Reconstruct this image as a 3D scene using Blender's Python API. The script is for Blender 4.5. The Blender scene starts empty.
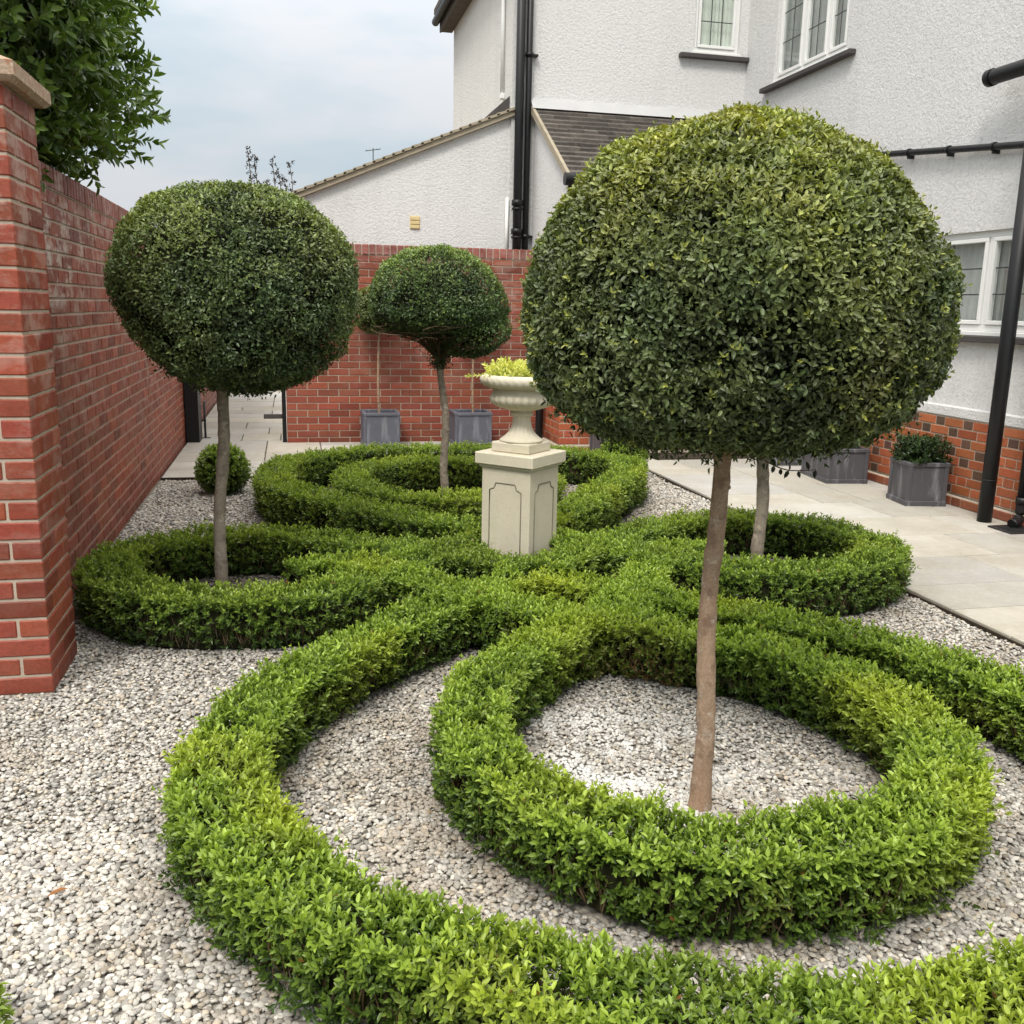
import bpy, math, random
import numpy as np
rng = np.random.default_rng(7)
random.seed(7)
SC = bpy.context.scene
COL = SC.collection
R = math.radians

# ------------------------------------------------------------------ helpers
def nrm(v):
    return v / np.maximum(np.linalg.norm(v, axis=-1, keepdims=True), 1e-9)

def _hash(i, j, k, seed):
    h = (i * 374761393 + j * 668265263 + k * 2147483647 + seed * 974634777) & 0xffffffff
    h = ((h ^ (h >> 13)) * 1274126177) & 0xffffffff
    return ((h ^ (h >> 16)) & 0xffff) / 65535.0

def vnoise(P, scale=1.0, seed=0):
    """value noise in 0..1 at points P (n,3)"""
    Q = np.asarray(P, float) * scale + 1000.0
    I = np.floor(Q).astype(np.int64); F = Q - I; F = F * F * (3 - 2 * F)
    out = 0
    for a in (0, 1):
        for b in (0, 1):
            for c in (0, 1):
                w = (F[:, 0] if a else 1 - F[:, 0]) * (F[:, 1] if b else 1 - F[:, 1]) * (F[:, 2] if c else 1 - F[:, 2])
                out = out + w * _hash(I[:, 0] + a, I[:, 1] + b, I[:, 2] + c, seed)
    return out

def wloc(o):
    v = np.zeros(3)
    while o is not None:
        v = v + np.array(o.location); o = o.parent
    return v

def tag(o, label=None, cat=None, group=None, kind=None):
    if label: o['label'] = label
    if cat: o['category'] = cat
    if group: o['group'] = group
    if kind: o['kind'] = kind
    return o

def empty(name, loc, label, cat, group=None):
    o = bpy.data.objects.new(name, None); o.empty_display_size = .1
    o.location = loc; COL.objects.link(o)
    return tag(o, label, cat, group)

class MB:
    """collects geometry, builds ONE mesh object"""
    def __init__(s):
        s.V = []; s.C = []; s.F = []; s.n = 0
    def add(s, V, F, mat=0, smooth=False, col=None):
        V = np.asarray(V, float).reshape(-1, 3)
        F = np.asarray(F, np.int64)
        c = np.ones((len(V), 3)) if col is None else np.broadcast_to(np.asarray(col, float), (len(V), 3))
        s.V.append(V); s.C.append(c); s.F.append((F + s.n, mat, smooth)); s.n += len(V)
        return s
    def build(s, name, mats, parent=None, base=None):
        V = np.concatenate(s.V); C = np.concatenate(s.C)
        org = wloc(parent) if parent is not None else (np.zeros(3) if base is None else np.asarray(base, float))
        me = bpy.data.meshes.new(name)
        V = V - org
        me.vertices.add(len(V)); me.vertices.foreach_set('co', V.astype(np.float32).ravel())
        li = np.concatenate([f.ravel() for f, m, sm in s.F])
        sz = np.concatenate([np.full(len(f), f.shape[1]) for f, m, sm in s.F])
        mi = np.concatenate([np.full(len(f), m) for f, m, sm in s.F])
        ss = np.concatenate([np.full(len(f), sm) for f, m, sm in s.F])
        me.loops.add(len(li)); me.loops.foreach_set('vertex_index', li.astype(np.int32))
        me.polygons.add(len(sz))
        st = np.concatenate([[0], np.cumsum(sz)[:-1]])
        me.polygons.foreach_set('loop_start', st.astype(np.int32))
        me.polygons.foreach_set('loop_total', sz.astype(np.int32))
        me.polygons.foreach_set('material_index', mi.astype(np.int32))
        me.polygons.foreach_set('use_smooth', ss.astype(bool))
        a = me.color_attributes.new('Col', 'FLOAT_COLOR', 'POINT')
        a.data.foreach_set('color', np.concatenate([C, np.ones((len(C), 1))], 1).astype(np.float32).ravel())
        me.update(calc_edges=True); me.validate()
        for m in (mats if isinstance(mats, (list, tuple)) else [mats]): me.materials.append(m)
        o = bpy.data.objects.new(name, me); COL.objects.link(o)
        if parent is not None: o.parent = parent
        else: o.location = org
        return o
    # ---- shapes
    def boxes(s, c, h, bev=.003, mat=0, col=None, rz=None, smooth=False):
        """chamfered boxes: centres c (n,3), half sizes h (n,3)"""
        c = np.asarray(c, float).reshape(-1, 3); n = len(c)
        h = np.broadcast_to(np.asarray(h, float), (n, 3))
        b = np.minimum(bev, h.min(axis=1) * .45)[:, None]
        sg = np.array([[x, y, z] for x in (-1, 1) for y in (-1, 1) for z in (-1, 1)], float)
        L = np.empty((n, 8, 3, 3))
        for ax in range(3):            # vertex lying on the face of axis ax
            hh = np.repeat((h - b)[:, None, :], 8, 1) * sg[None]
            hh[:, :, ax] = h[:, None, ax] * sg[None, :, ax]
            L[:, :, ax] = hh
        L = L.reshape(n, 24, 3)
        if rz is not None:
            rz = np.broadcast_to(np.asarray(rz, float), (n,)); cs, sn = np.cos(rz)[:, None], np.sin(rz)[:, None]
            L = np.stack([L[..., 0] * cs - L[..., 1] * sn, L[..., 0] * sn + L[..., 1] * cs, L[..., 2]], -1)
        V = (L + c[:, None]).reshape(-1, 3)
        ix = lambda x, y, z: (x * 4 + y * 2 + z)
        q = []; t = []
        for ax in range(3):
            o = [(ax + 1) % 3, (ax + 2) % 3]
            for sd in (0, 1):
                f = []
                for (a_, b_) in ((0, 0), (1, 0), (1, 1), (0, 1)):
                    p = [0, 0, 0]; p[ax] = sd; p[o[0]] = a_; p[o[1]] = b_
                    f.append(ix(*p) * 3 + ax)
                q.append(f if sd else f[::-1])
            for a_ in (0, 1):
                for b_ in (0, 1):
                    p = [0, 0, 0]; p[o[0]] = a_; p[o[1]] = b_
                    r_ = list(p); r_[ax] = 1
                    i0, i1 = ix(*p), ix(*r_)
                    f = [i0 * 3 + o[0], i1 * 3 + o[0], i1 * 3 + o[1], i0 * 3 + o[1]]
                    q.append(f if (a_ ^ b_) == 1 else f[::-1])
        for i in range(8):
            x, y, z = i >> 2 & 1, i >> 1 & 1, i & 1
            f = [i * 3, i * 3 + 1, i * 3 + 2]
            t.append(f if (x ^ y ^ z) == 1 else f[::-1])
        off = (np.arange(n) * 24)[:, None, None]
        cc = None if col is None else np.repeat(np.broadcast_to(np.asarray(col, float), (n, 3)), 24, 0)
        n0 = s.n
        s.add(V, (np.array(q)[None] + off).reshape(-1, 4), mat, smooth, cc)
        s.F.append(((np.array(t)[None] + off).reshape(-1, 3) + n0, mat, smooth))
        return s
    def box(s, a, b, bev=.004, mat=0, col=None, rz=None):
        a = np.array(a, float); b = np.array(b, float)
        return s.boxes([(a + b) / 2], [np.abs(b - a) / 2], bev, mat, col, rz)
    def tube(s, pts, rad, seg=12, mat=0, col=None, smooth=True, cap=True, wob=0, seed=0):
        P = np.asarray(pts, float); n = len(P); rad = np.broadcast_to(np.asarray(rad, float), (n,))
        T = nrm(np.gradient(P, axis=0))
        ref = np.where(np.abs(T[:, 2:3]) > .9, np.array([[1., 0, 0]]), np.array([[0, 0, 1.]]))
        A = nrm(np.cross(T, ref)); B = np.cross(T, A)
        th = np.linspace(0, 2 * math.pi, seg, endpoint=False)
        r = rad[:, None] * np.ones(seg)[None]
        V = P[:, None] + r[..., None] * (np.cos(th)[None, :, None] * A[:, None] + np.sin(th)[None, :, None] * B[:, None])
        if wob:
            k = vnoise(V.reshape(-1, 3), 1 / (.9 * rad.max()), seed).reshape(n, seg) - .5
            r = r * (1 + wob * k)
            V = P[:, None] + r[..., None] * (np.cos(th)[None, :, None] * A[:, None] + np.sin(th)[None, :, None] * B[:, None])
        i = np.arange(n - 1)[:, None] * seg; j = np.arange(seg)[None]; j2 = (j + 1) % seg
        F = np.stack([i + j, i + j2, i + seg + j2, i + seg + j], -1).reshape(-1, 4)
        s.add(V.reshape(-1, 3), F, mat, smooth, col)
        if cap:
            s.F.append((np.arange(seg)[::-1][None] + s.n - n * seg, mat, False))
            s.F.append((np.arange(seg)[None] + s.n - seg, mat, False))
        return s
    def lathe(s, c, prof, seg=48, mat=0, lobes=None):
        """prof [(r,z)]; lobes: function (theta, row) -> radius factor"""
        pr = np.asarray(prof, float); n = len(pr); th = np.linspace(0, 2 * math.pi, seg, endpoint=False)
        r = pr[:, 0][:, None] * np.ones(seg)
        if lobes is not None: r = r * lobes(th[None], pr[:, 1][:, None])
        V = np.stack([c[0] + r * np.cos(th), c[1] + r * np.sin(th), c[2] + pr[:, 1][:, None] + 0 * r], -1)
        i = np.arange(n - 1)[:, None] * seg; j = np.arange(seg)[None]; j2 = (j + 1) % seg
        F = np.stack([i + j, i + j2, i + seg + j2, i + seg + j], -1).reshape(-1, 4)
        return s.add(V.reshape(-1, 3), F, mat, True)
    def prism(s, poly, ax, a, b, mat=0):
        """2-D polygon (list of pairs) extruded along axis ax from a to b; the pair fills the other two axes in order"""
        n = len(poly); o = [i for i in range(3) if i != ax]
        V = np.zeros((2 * n, 3))
        for k, v in enumerate((a, b)):
            V[k * n:(k + 1) * n, o[0]] = [p[0] for p in poly]; V[k * n:(k + 1) * n, o[1]] = [p[1] for p in poly]; V[k * n:(k + 1) * n, ax] = v
        n0 = s.n
        s.add(V, [[i, (i + 1) % n, n + (i + 1) % n, n + i] for i in range(n)], mat)
        s.F.append((np.arange(n)[::-1][None] + n0, mat, False)); s.F.append((np.arange(n)[None] + n0 + n, mat, False))
        return s
    def quad(s, p, mat=0, col=None):
        return s.add(p, [[0, 1, 2, 3]], mat, False, col)
    def leaves(s, B, D, U, L, W, C, fold=.22, droop=.08, mat=0, simple=False):
        n = len(B); D = nrm(D); S = nrm(np.cross(D, U)); U = np.cross(S, D)
        L = np.asarray(L)[:, None]; W = np.asarray(W)[:, None]
        f = U * W * fold; d = U * L * droop
        if simple:
            V = np.stack([B, B + .5 * L * D + .5 * W * S + f, B + L * D - d, B + .5 * L * D - .5 * W * S + f], 1).reshape(-1, 3)
            F = (np.arange(n) * 4)[:, None, None] + np.array([[0, 1, 2], [0, 2, 3]])[None]
            return s.add(V, F.reshape(-1, 3), mat, True, np.repeat(C, 4, 0))
        V = np.stack([B, B + .3 * L * D + .44 * W * S + f, B + .68 * L * D + .40 * W * S + f - d * .4, B + L * D - d,
                      B + .68 * L * D - .40 * W * S + f - d * .4, B + .3 * L * D - .44 * W * S + f], 1).reshape(-1, 3)
        F = (np.arange(n) * 6)[:, None, None] + np.array([[0, 1, 2, 3], [0, 3, 4, 5]])[None]
        return s.add(V, F.reshape(-1, 4), mat, True, np.repeat(C, 6, 0))

def rdir(n):
    v = rng.normal(size=(n, 3)); return nrm(v)

def sprigs(mb, P, A, length, pairs, leafL, leafW, colfun, open0=62, open1=28, simple=False, mat=0, jit=.35):
    """leafy shoots: opposite pairs of leaves up each short stem"""
    n = len(P); A = nrm(A)
    ref = nrm(np.cross(A, rdir(n))); ref2 = np.cross(A, ref)
    length = np.broadcast_to(np.asarray(length, float), (n,))
    for k in range(pairs):
        t = (k + .6) / pairs
        a0 = rng.uniform(-.3, .3, n) + (math.pi / 2) * (k % 2)
        for sd in (0, math.pi):
            th = a0 + sd
            out = ref * np.cos(th)[:, None] + ref2 * np.sin(th)[:, None]
            ang = np.radians(open0 + (open1 - open0) * t + rng.normal(0, 9, n))[:, None]
            D = A * np.cos(ang) + out * np.sin(ang) + rng.normal(0, jit * .35, (n, 3))
            U = A * np.sin(ang) - out * np.cos(ang)
            B = P + A * (length * t)[:, None]
            sz = rng.uniform(.75, 1.2, n)
            mb.leaves(B, D, U, leafL * sz, leafW * sz * rng.uniform(.85, 1.1, n), colfun(B, t, n), simple=simple, mat=mat)

def catmull(P, step=.03, closed=False):
    P = np.asarray(P, float); n = len(P); out = []
    rngi = range(n if closed else n - 1)
    for i in rngi:
        g = lambda j: P[j % n] if closed else P[min(max(j, 0), n - 1)]
        p0, p1, p2, p3 = g(i - 1), g(i), g(i + 1), g(i + 2)
        m = max(2, int(np.linalg.norm(p2 - p1) / step))
        t = np.linspace(0, 1, m, endpoint=False)[:, None]
        out.append(.5 * ((2 * p1) + (-p0 + p2) * t + (2 * p0 - 5 * p1 + 4 * p2 - p3) * t ** 2 + (-p0 + 3 * p1 - 3 * p2 + p3) * t ** 3))
    if not closed: out.append(P[-1:])
    return np.concatenate(out)

# ------------------------------------------------------------------ materials
class NT:
    def __init__(s, name):
        s.m = bpy.data.materials.new(name); s.m.use_nodes = True; s.t = s.m.node_tree
        s.t.nodes.clear(); s.out = s.t.nodes.new('ShaderNodeOutputMaterial')
    def n(s, typ, **kw):
        x = s.t.nodes.new('ShaderNode' + typ)
        for k, v in kw.items():
            if k.startswith('i_'):
                x.inputs[k[2:].replace('_', ' ')].default_value = v
            else: setattr(x, k, v)
        return x
    def l(s, a, b): s.t.links.new(a, b); return s
    def obj(s):
        if not hasattr(s, '_o'): s._o = s.n('TexCoord').outputs['Object']
        return s._o
    def noise(s, scale, detail=3, rough=.55, vec=None, dist=0):
        x = s.n('TexNoise', i_Scale=scale, i_Detail=detail, i_Roughness=rough, i_Distortion=dist); s.l(vec or s.obj(), x.inputs['Vector']); return x.outputs['Fac']
    def voro(s, scale, vec=None, feature='F1'):
        x = s.n('TexVoronoi', i_Scale=scale); x.feature = feature; s.l(vec or s.obj(), x.inputs['Vector']); return x.outputs['Distance']
    def ramp(s, fac, *stops):
        x = s.n('ValToRGB'); e = x.color_ramp.elements
        while len(e) < len(stops): e.new(.5)
        for el, (p, c) in zip(e, stops):
            el.position = p; el.color = (c, c, c, 1) if isinstance(c, (int, float)) else (*c, 1)
        s.l(fac, x.inputs['Fac']); return x.outputs['Color']
    def mix(s, fac, a, b, mode='MIX'):
        x = s.n('MixRGB', blend_type=mode)
        for v, i in ((fac, 'Fac'), (a, 'Color1'), (b, 'Color2')):
            if isinstance(v, (int, float)): x.inputs[i].default_value = v if i == 'Fac' else (v, v, v, 1)
            elif isinstance(v, tuple): x.inputs[i].default_value = (*v, 1)
            else: s.l(v, x.inputs[i])
        return x.outputs['Color']
    def math(s, op, a, b=0., clamp=False):
        x = s.n('Math', operation=op, use_clamp=clamp)
        for v, i in ((a, 0), (b, 1)):
            if isinstance(v, (int, float)): x.inputs[i].default_value = v
            else: s.l(v, x.inputs[i])
        return x.outputs[0]
    def sep(s, ax, vec=None):
        x = s.n('SeparateXYZ'); s.l(vec or s.obj(), x.inputs[0]); return x.outputs[ax]
    def attr(s):
        return s.n('Attribute', attribute_name='Col').outputs['Color']
    def bump(s, h, strength, dist, prev=None):
        x = s.n('Bump', i_Strength=strength, i_Distance=dist); s.l(h, x.inputs['Height'])
        if prev is not None: s.l(prev, x.inputs['Normal'])
        return x.outputs['Normal']
    def bsdf(s, col, rough=.6, spec=.4, normal=None, metal=0, finish=True):
        b = s.n('BsdfPrincipled'); b.inputs['Metallic'].default_value = metal
        b.inputs['Specular IOR Level'].default_value = spec
        if isinstance(col, tuple): b.inputs['Base Color'].default_value = (*col, 1)
        else: s.l(col, b.inputs['Base Color'])
        if isinstance(rough, (int, float)): b.inputs['Roughness'].default_value = rough
        else: s.l(rough, b.inputs['Roughness'])
        if normal is not None: s.l(normal, b.inputs['Normal'])
        if finish: s.l(b.outputs[0], s.out.inputs['Surface'])
        return b.outputs[0]

def simple_mat(name, col, rough=.5, spec=.4, var=.12, scale=8, bump=0, metal=0):
    t = NT(name)
    c = t.mix(t.noise(scale, 4), tuple(x * (1 - var) for x in col), tuple(min(1, x * (1 + var)) for x in col))
    nb = t.bump(t.noise(scale * 9, 3), bump, .004) if bump else None
    t.bsdf(c, rough, spec, nb, metal); return t.m

def leaf_mat(name, rough=.42, spec=.45, trans=.25, bright=1.0):
    t = NT(name); a = t.attr()
    c = t.mix(1, a, bright, 'MULTIPLY') if bright != 1 else a
    b = t.bsdf(c, rough, spec, finish=False)
    tr = t.n('BsdfTranslucent'); t.l(t.mix(1, c, (1.25, 1.3, .5), 'MULTIPLY'), tr.inputs['Color'])
    mx = t.n('MixShader', i_Fac=trans); t.l(b, mx.inputs[1]); t.l(tr.outputs[0], mx.inputs[2]); t.l(mx.outputs[0], t.out.inputs['Surface'])
    return t.m

MT = {}
MT['leaf_box'] = leaf_mat('box leaf', .36, .45, .34)
MT['leaf_gloss'] = leaf_mat('glossy leaf', .40, .42, .2)
MT['leaf_laurel'] = leaf_mat('laurel leaf', .28, .5, .2)
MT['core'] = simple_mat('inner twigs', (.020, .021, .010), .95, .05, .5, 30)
MT['soil'] = simple_mat('soil', (.05, .038, .028), .95, .1, .4, 25, .8)
MT['twig'] = simple_mat('twig', (.13, .085, .055), .85, .2, .35, 40)
MT['black'] = simple_mat('black paint', (.008, .008, .009), .45, .35, .3, 6)
MT['black_iron'] = simple_mat('black iron', (.02, .02, .021), .5, .4, .4, 9, .15)
MT['white_upvc'] = simple_mat('white frame', (.78, .78, .76), .35, .45, .04, 3)
MT['dark_sill'] = simple_mat('dark sill tile', (.06, .052, .05), .6, .4, .3, 10, .3)
MT['cream'] = simple_mat('cream verge', (.33, .285, .21), .85, .2, .35, 9, .4)
MT['tile'] = simple_mat('brown roof tile', (.085, .072, .06), .8, .25, .4, 7, .4)
MT['lead_flash'] = simple_mat('white flashing', (.45, .45, .45), .6, .3, .15, 5)
MT['vent'] = simple_mat('yellow vent', (.62, .5, .26), .6, .3, .1, 20)
MT['curtain'] = simple_mat('pale curtain', (.80, .82, .76), .9, .1, .1, 4)
MT['room'] = simple_mat('dim room', (.05, .05, .05), .9, .1, .2, 1)
MT['lead_came'] = simple_mat('lead came', (.045, .045, .045), .5, .4, .1, 9)

def m_brick(name, eff, top=2.2):
    """colour per brick from the attribute, mottled, with chalky bloom (eff = amount)"""
    t = NT(name); a = t.attr()
    c = t.mix(t.noise(9, 5, .65), t.mix(1, a, .72, 'MULTIPLY'), t.mix(1, a, 1.22, 'MULTIPLY'))
    c = t.mix(t.ramp(t.noise(60, 3, .7), (.42, 0.), (.75, .5)), c, t.mix(1, a, .5, 'MULTIPLY'))
    # white salts, more of them high on the wall, streaked along the courses
    mp = t.n('Mapping'); mp.inputs['Scale'].default_value = (5, 5, 9); t.l(t.obj(), mp.inputs['Vector'])
    p1 = t.ramp(t.noise(1, 6, .68, mp.outputs[0]), (.48, 0.), (.60, 1.))
    hgt = t.ramp(t.math('DIVIDE', t.sep('Z'), top), (.12, .03), (.50, .32), (.80, 1.), (.97, .45))
    big = t.ramp(t.noise(.9, 2), (.38, .25), (.62, 1.))
    f = t.math('MULTIPLY', t.math('MULTIPLY', p1, hgt), t.math('MULTIPLY', big, eff), True)
    c = t.mix(f, c, (.56, .47, .41))
    c = t.mix(t.ramp(t.math('ADD', t.sep('Z'), t.math('MULTIPLY', t.noise(7, 4), .35)), (.16, .7), (.42, 0.)), c, t.mix(1, c, (.55, .52, .48), 'MULTIPLY'))
    nb = t.bump(t.noise(130, 4, .7), .45, .003, t.bump(t.noise(22, 3), .35, .006))
    t.bsdf(c, t.ramp(t.noise(20, 2), (.3, .42), (.7, .7)), .35, nb)
    return t.m
MT['brick'] = m_brick('red brick', 1.0)
MT['brick_pier'] = m_brick('red pier brick', 1.05)
MT['brick_back'] = m_brick('red back wall brick', .55)
MT['brick_orange'] = m_brick('orange brick', .18)
def m_mortar():
    t = NT('mortar'); c = t.mix(t.noise(14, 5, .7), (.30, .24, .185), (.55, .47, .38))
    t.bsdf(c, .95, .1, t.bump(t.noise(160, 3), .5, .004)); return t.m
MT['mortar'] = m_mortar()

def m_render(name, col):
    t = NT(name)
    v = t.noise(33, 6, .72)
    w = t.voro(48)
    h = t.math('ADD', t.ramp(v, (.30, 0.), (.72, 1.)), t.math('MULTIPLY', w, -.6))
    c = t.mix(t.noise(1.1, 4), tuple(x * .90 for x in col), tuple(min(1, x * 1.05) for x in col))
    c = t.mix(t.ramp(v, (.36, .55), (.52, 0.)), c, tuple(x * .72 for x in col))
    mp = t.n('Mapping'); mp.inputs['Scale'].default_value = (3, 3, .35); t.l(t.obj(), mp.inputs['Vector'])
    c = t.mix(t.ramp(t.noise(1, 5, .65, mp.outputs[0]), (.50, 0.), (.74, .22)), c, (.45, .43, .40))
    t.bsdf(c, .9, .2, t.bump(h, .42, .014)); return t.m
MT['render'] = m_render('roughcast render', (.70, .695, .685))
MT['render_side_lit'] = m_render('side-lit roughcast render', (.69, .675, .65))  # same render, warmer tone of light on the side wall put in colour

def m_tile():
    t = NT('weathered roof tile'); a = t.attr()
    c = t.mix(t.noise(9, 5, .65), t.mix(1, a, .6, 'MULTIPLY'), t.mix(1, a, 1.4, 'MULTIPLY'))
    c = t.mix(t.ramp(t.noise(22, 4, .7), (.56, 0.), (.74, .6)), c, (.24, .22, .17))
    t.bsdf(c, .85, .25, t.bump(t.noise(70, 3), .4, .004)); return t.m
MT['tile_attr'] = m_tile()
def m_slab():
    t = NT('sandstone paving'); a = t.attr()
    c = t.mix(t.noise(3.2, 6, .65), t.mix(1, a, .78, 'MULTIPLY'), t.mix(1, a, 1.16, 'MULTIPLY'))
    c = t.mix(t.ramp(t.noise(1.1, 6, .75), (.44, 0.), (.66, .62)), c, (.30, .265, .20))
    c = t.mix(t.ramp(t.noise(40, 3, .7), (.5, 0.), (.85, .35)), c, (.62, .58, .5))
    t.bsdf(c, .8, .25, t.bump(t.noise(28, 5, .6), .3, .006)); return t.m
MT['slab'] = m_slab()
MT['joint'] = simple_mat('paving joint', (.13, .115, .09), .95, .1, .3, 20, .5)

def m_stone():
    t = NT('cast stone')
    c = t.mix(t.noise(5, 5, .6), (.48, .43, .33), (.70, .64, .51))
    c = t.mix(t.ramp(t.noise(2.4, 5, .7), (.5, 0.), (.75, .6)), c, (.40, .40, .24))
    c = t.mix(t.ramp(t.noise(90, 2), (.55, 0.), (.8, .5)), c, (.42, .38, .3))
    t.bsdf(c, .88, .2, t.bump(t.noise(110, 4, .6), .35, .004)); return t.m
MT['stone'] = m_stone()
MT['groove_shade_dirt'] = simple_mat('shaded dirty groove bead', (.20, .18, .13), .9, .1, .4, 30)  # dark bead stands in for shade and dirt in a sunk panel groove
def m_capstone():
    t = NT('lichened cap stone')
    c = t.mix(t.noise(7, 5, .6), (.30, .20, .14), (.46, .36, .27))
    c = t.mix(t.ramp(t.voro(38), (.1, .8), (.32, 0.)), c, (.62, .55, .42))
    c = t.mix(t.ramp(t.noise(25, 4), (.52, 0.), (.7, .8)), c, (.33, .15, .09))
    t.bsdf(c, .92, .15, t.bump(t.noise(60, 5), .6, .01)); return t.m
MT['capstone'] = m_capstone()
def m_leadbox(name, base):
    t = NT(name)
    mp = t.n('Mapping'); mp.inputs['Scale'].default_value = (16, 16, 3); t.l(t.obj(), mp.inputs['Vector'])
    c = t.mix(t.noise(5, 5), tuple(x * .75 for x in base), tuple(x * 1.25 for x in base))
    c = t.mix(t.ramp(t.noise(1, 5, .65, mp.outputs[0]), (.52, 0.), (.78, .55)), c, (.38, .39, .41))
    t.bsdf(c, .55, .4, t.bump(t.noise(50, 3), .2, .003)); return t.m
MT['leadbox'] = m_leadbox('faux lead', (.095, .10, .125))
MT['leadbox_dark'] = m_leadbox('dark faux lead', (.075, .073, .08))
def m_bark(name, a, b, dark):
    t = NT(name)
    mp = t.n('Mapping'); mp.inputs['Scale'].default_value = (24, 24, 26); t.l(t.obj(), mp.inputs['Vector'])
    mq = t.n('Mapping'); mq.inputs['Scale'].default_value = (30, 30, 9); t.l(t.obj(), mq.inputs['Vector'])
    c = t.mix(t.noise(1, 5, .6, mq.outputs[0]), a, b)
    c = t.mix(t.ramp(t.noise(1, 3, .5, mp.outputs[0]), (.52, 0.), (.66, .6)), c, dark)
    c = t.mix(t.ramp(t.noise(20, 5, .75), (.54, 0.), (.66, .75)), c, (.52, .44, .35))
    c = t.mix(t.ramp(t.noise(150, 3, .7), (.45, .35), (.6, 0.)), c, dark)
    h = t.math('ADD', t.noise(1, 4, .6, mp.outputs[0]), t.noise(1, 4, .6, mq.outputs[0]))
    t.bsdf(c, .8, .25, t.bump(h, .6, .006)); return t.m
MT['bark'] = m_bark('smooth brown bark', (.28, .18, .115), (.42, .30, .205), (.15, .09, .06))
MT['bark_grey'] = m_bark('grey brown bark', (.20, .165, .125), (.34, .29, .225), (.11, .09, .07))
def m_gravel_base():
    t = NT('gravel bed')
    d = t.voro(46)
    c = t.mix(t.noise(30, 3), (.27, .245, .205), (.46, .425, .37))
    c = t.mix(t.ramp(d, (.2, 0.), (.6, .85)), c, (.17, .155, .13))
    t.bsdf(c, .9, .2, t.bump(d, .7, .012)); return t.m
MT['gravel_base'] = m_gravel_base()
def m_pebble():
    t = NT('pebble'); a = t.attr()
    c = t.mix(t.noise(120, 3, .6), t.mix(1, a, .8, 'MULTIPLY'), t.mix(1, a, 1.15, 'MULTIPLY'))
    t.bsdf(c, .72, .3); return t.m
MT['pebble'] = m_pebble()
MT['earth'] = simple_mat('earth', (.10, .085, .06), .95, .1, .4, 2, .6)
def m_glass():
    t = NT('window glass')
    g_ = t.n('NewGeometry'); d_ = t.n('VectorMath', operation='DOT_PRODUCT'); t.l(g_.outputs['Incoming'], d_.inputs[0]); t.l(g_.outputs['Normal'], d_.inputs[1])
    k = t.math('POWER', t.math('SUBTRACT', 1., t.math('ABSOLUTE', d_.outputs['Value'])), 5.)
    f = t.math('ADD', t.math('MULTIPLY', k, .9), .05, True)          # Schlick reflectance, the same from both sides
    tr = t.n('BsdfTransparent'); gl = t.n('BsdfGlossy', i_Roughness=.03); tr.inputs['Color'].default_value = (.95, .97, .96, 1)
    mx = t.n('MixShader'); t.l(f, mx.inputs['Fac']); t.l(tr.outputs[0], mx.inputs[1]); t.l(gl.outputs[0], mx.inputs[2]); t.l(mx.outputs[0], t.out.inputs['Surface'])
    return t.m
MT['glass'] = m_glass()

# ------------------------------------------------------------------ camera
CAMH = 1.5
RM = [[.975, -.027, .222], [-.223, -.209, .952], [.021, -.977, -.21]]
fpx = 950.
dn = np.array([416 - 512, 4935 - 512, fpx]); dn /= np.linalg.norm(dn)
fy = np.array([290 - 512, 303 - 512, fpx]); fy = fy / np.linalg.norm(fy); fy -= dn * fy.dot(dn); fy /= np.linalg.norm(fy)
up = -dn; fx = np.cross(fy, up)
RW = np.array([fx, fy, up])                    # camera (x right, y down, z forward) -> world
cd = bpy.data.cameras.new('camera'); cam = bpy.data.objects.new('camera', cd); COL.objects.link(cam)
cd.sensor_width = 36; cd.lens = 36 * fpx / 1024; cd.clip_end = 2000; cd.clip_start = .05
from mathutils import Matrix
m = np.eye(4); m[:3, 0] = RW[:, 0]; m[:3, 1] = -RW[:, 1]; m[:3, 2] = -RW[:, 2]; m[:3, 3] = (0, 0, CAMH)
cam.matrix_world = Matrix(m.tolist())
SC.camera = cam
def seen(P, margin=160):
    """plan test: which points fall in or near the view (used only to leave out pebbles nobody can see)"""
    q = (P - np.array([0, 0, CAMH])) @ RW
    x = 512 + fpx * q[:, 0] / np.maximum(q[:, 2], .01); y = 512 + fpx * q[:, 1] / np.maximum(q[:, 2], .01)
    return (q[:, 2] > .3) & (x > -margin * 2) & (x < 1024 + margin * 2) & (y > -50) & (y < 1024 + margin)

# ------------------------------------------------------------------ world and sun
SUN_AZ, SUN_EL = R(212), R(52)               # compass-style: from +Y clockwise; behind the camera, to its left
w = bpy.data.worlds.new('World'); SC.world = w; w.use_nodes = True
t = w.node_tree; t.nodes.clear()
wn = lambda typ, **k: [x := t.nodes.new('ShaderNode' + typ), [setattr(x, a, b) for a, b in k.items()]][0]
out = wn('OutputWorld'); sky = wn('TexSky'); sky.sky_type = 'NISHITA'; sky.sun_disc = False
sky.sun_elevation = SUN_EL; sky.sun_rotation = SUN_AZ; sky.air_density = 1.0; sky.dust_density = 2.0
bg1 = wn('Background'); bg1.inputs['Strength'].default_value = .10; t.links.new(sky.outputs[0], bg1.inputs['Color'])
tc = wn('TexCoord'); mp = wn('Mapping'); mp.inputs['Scale'].default_value = (1.0, 1.0, 3.2); t.links.new(tc.outputs['Generated'], mp.inputs['Vector'])
mp.inputs['Location'].default_value = (.3, .1, .55)
no = wn('TexNoise'); no.inputs['Scale'].default_value = 2.1; no.inputs['Detail'].default_value = 5; no.inputs['Roughness'].default_value = .5
t.links.new(mp.outputs[0], no.inputs['Vector'])
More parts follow.
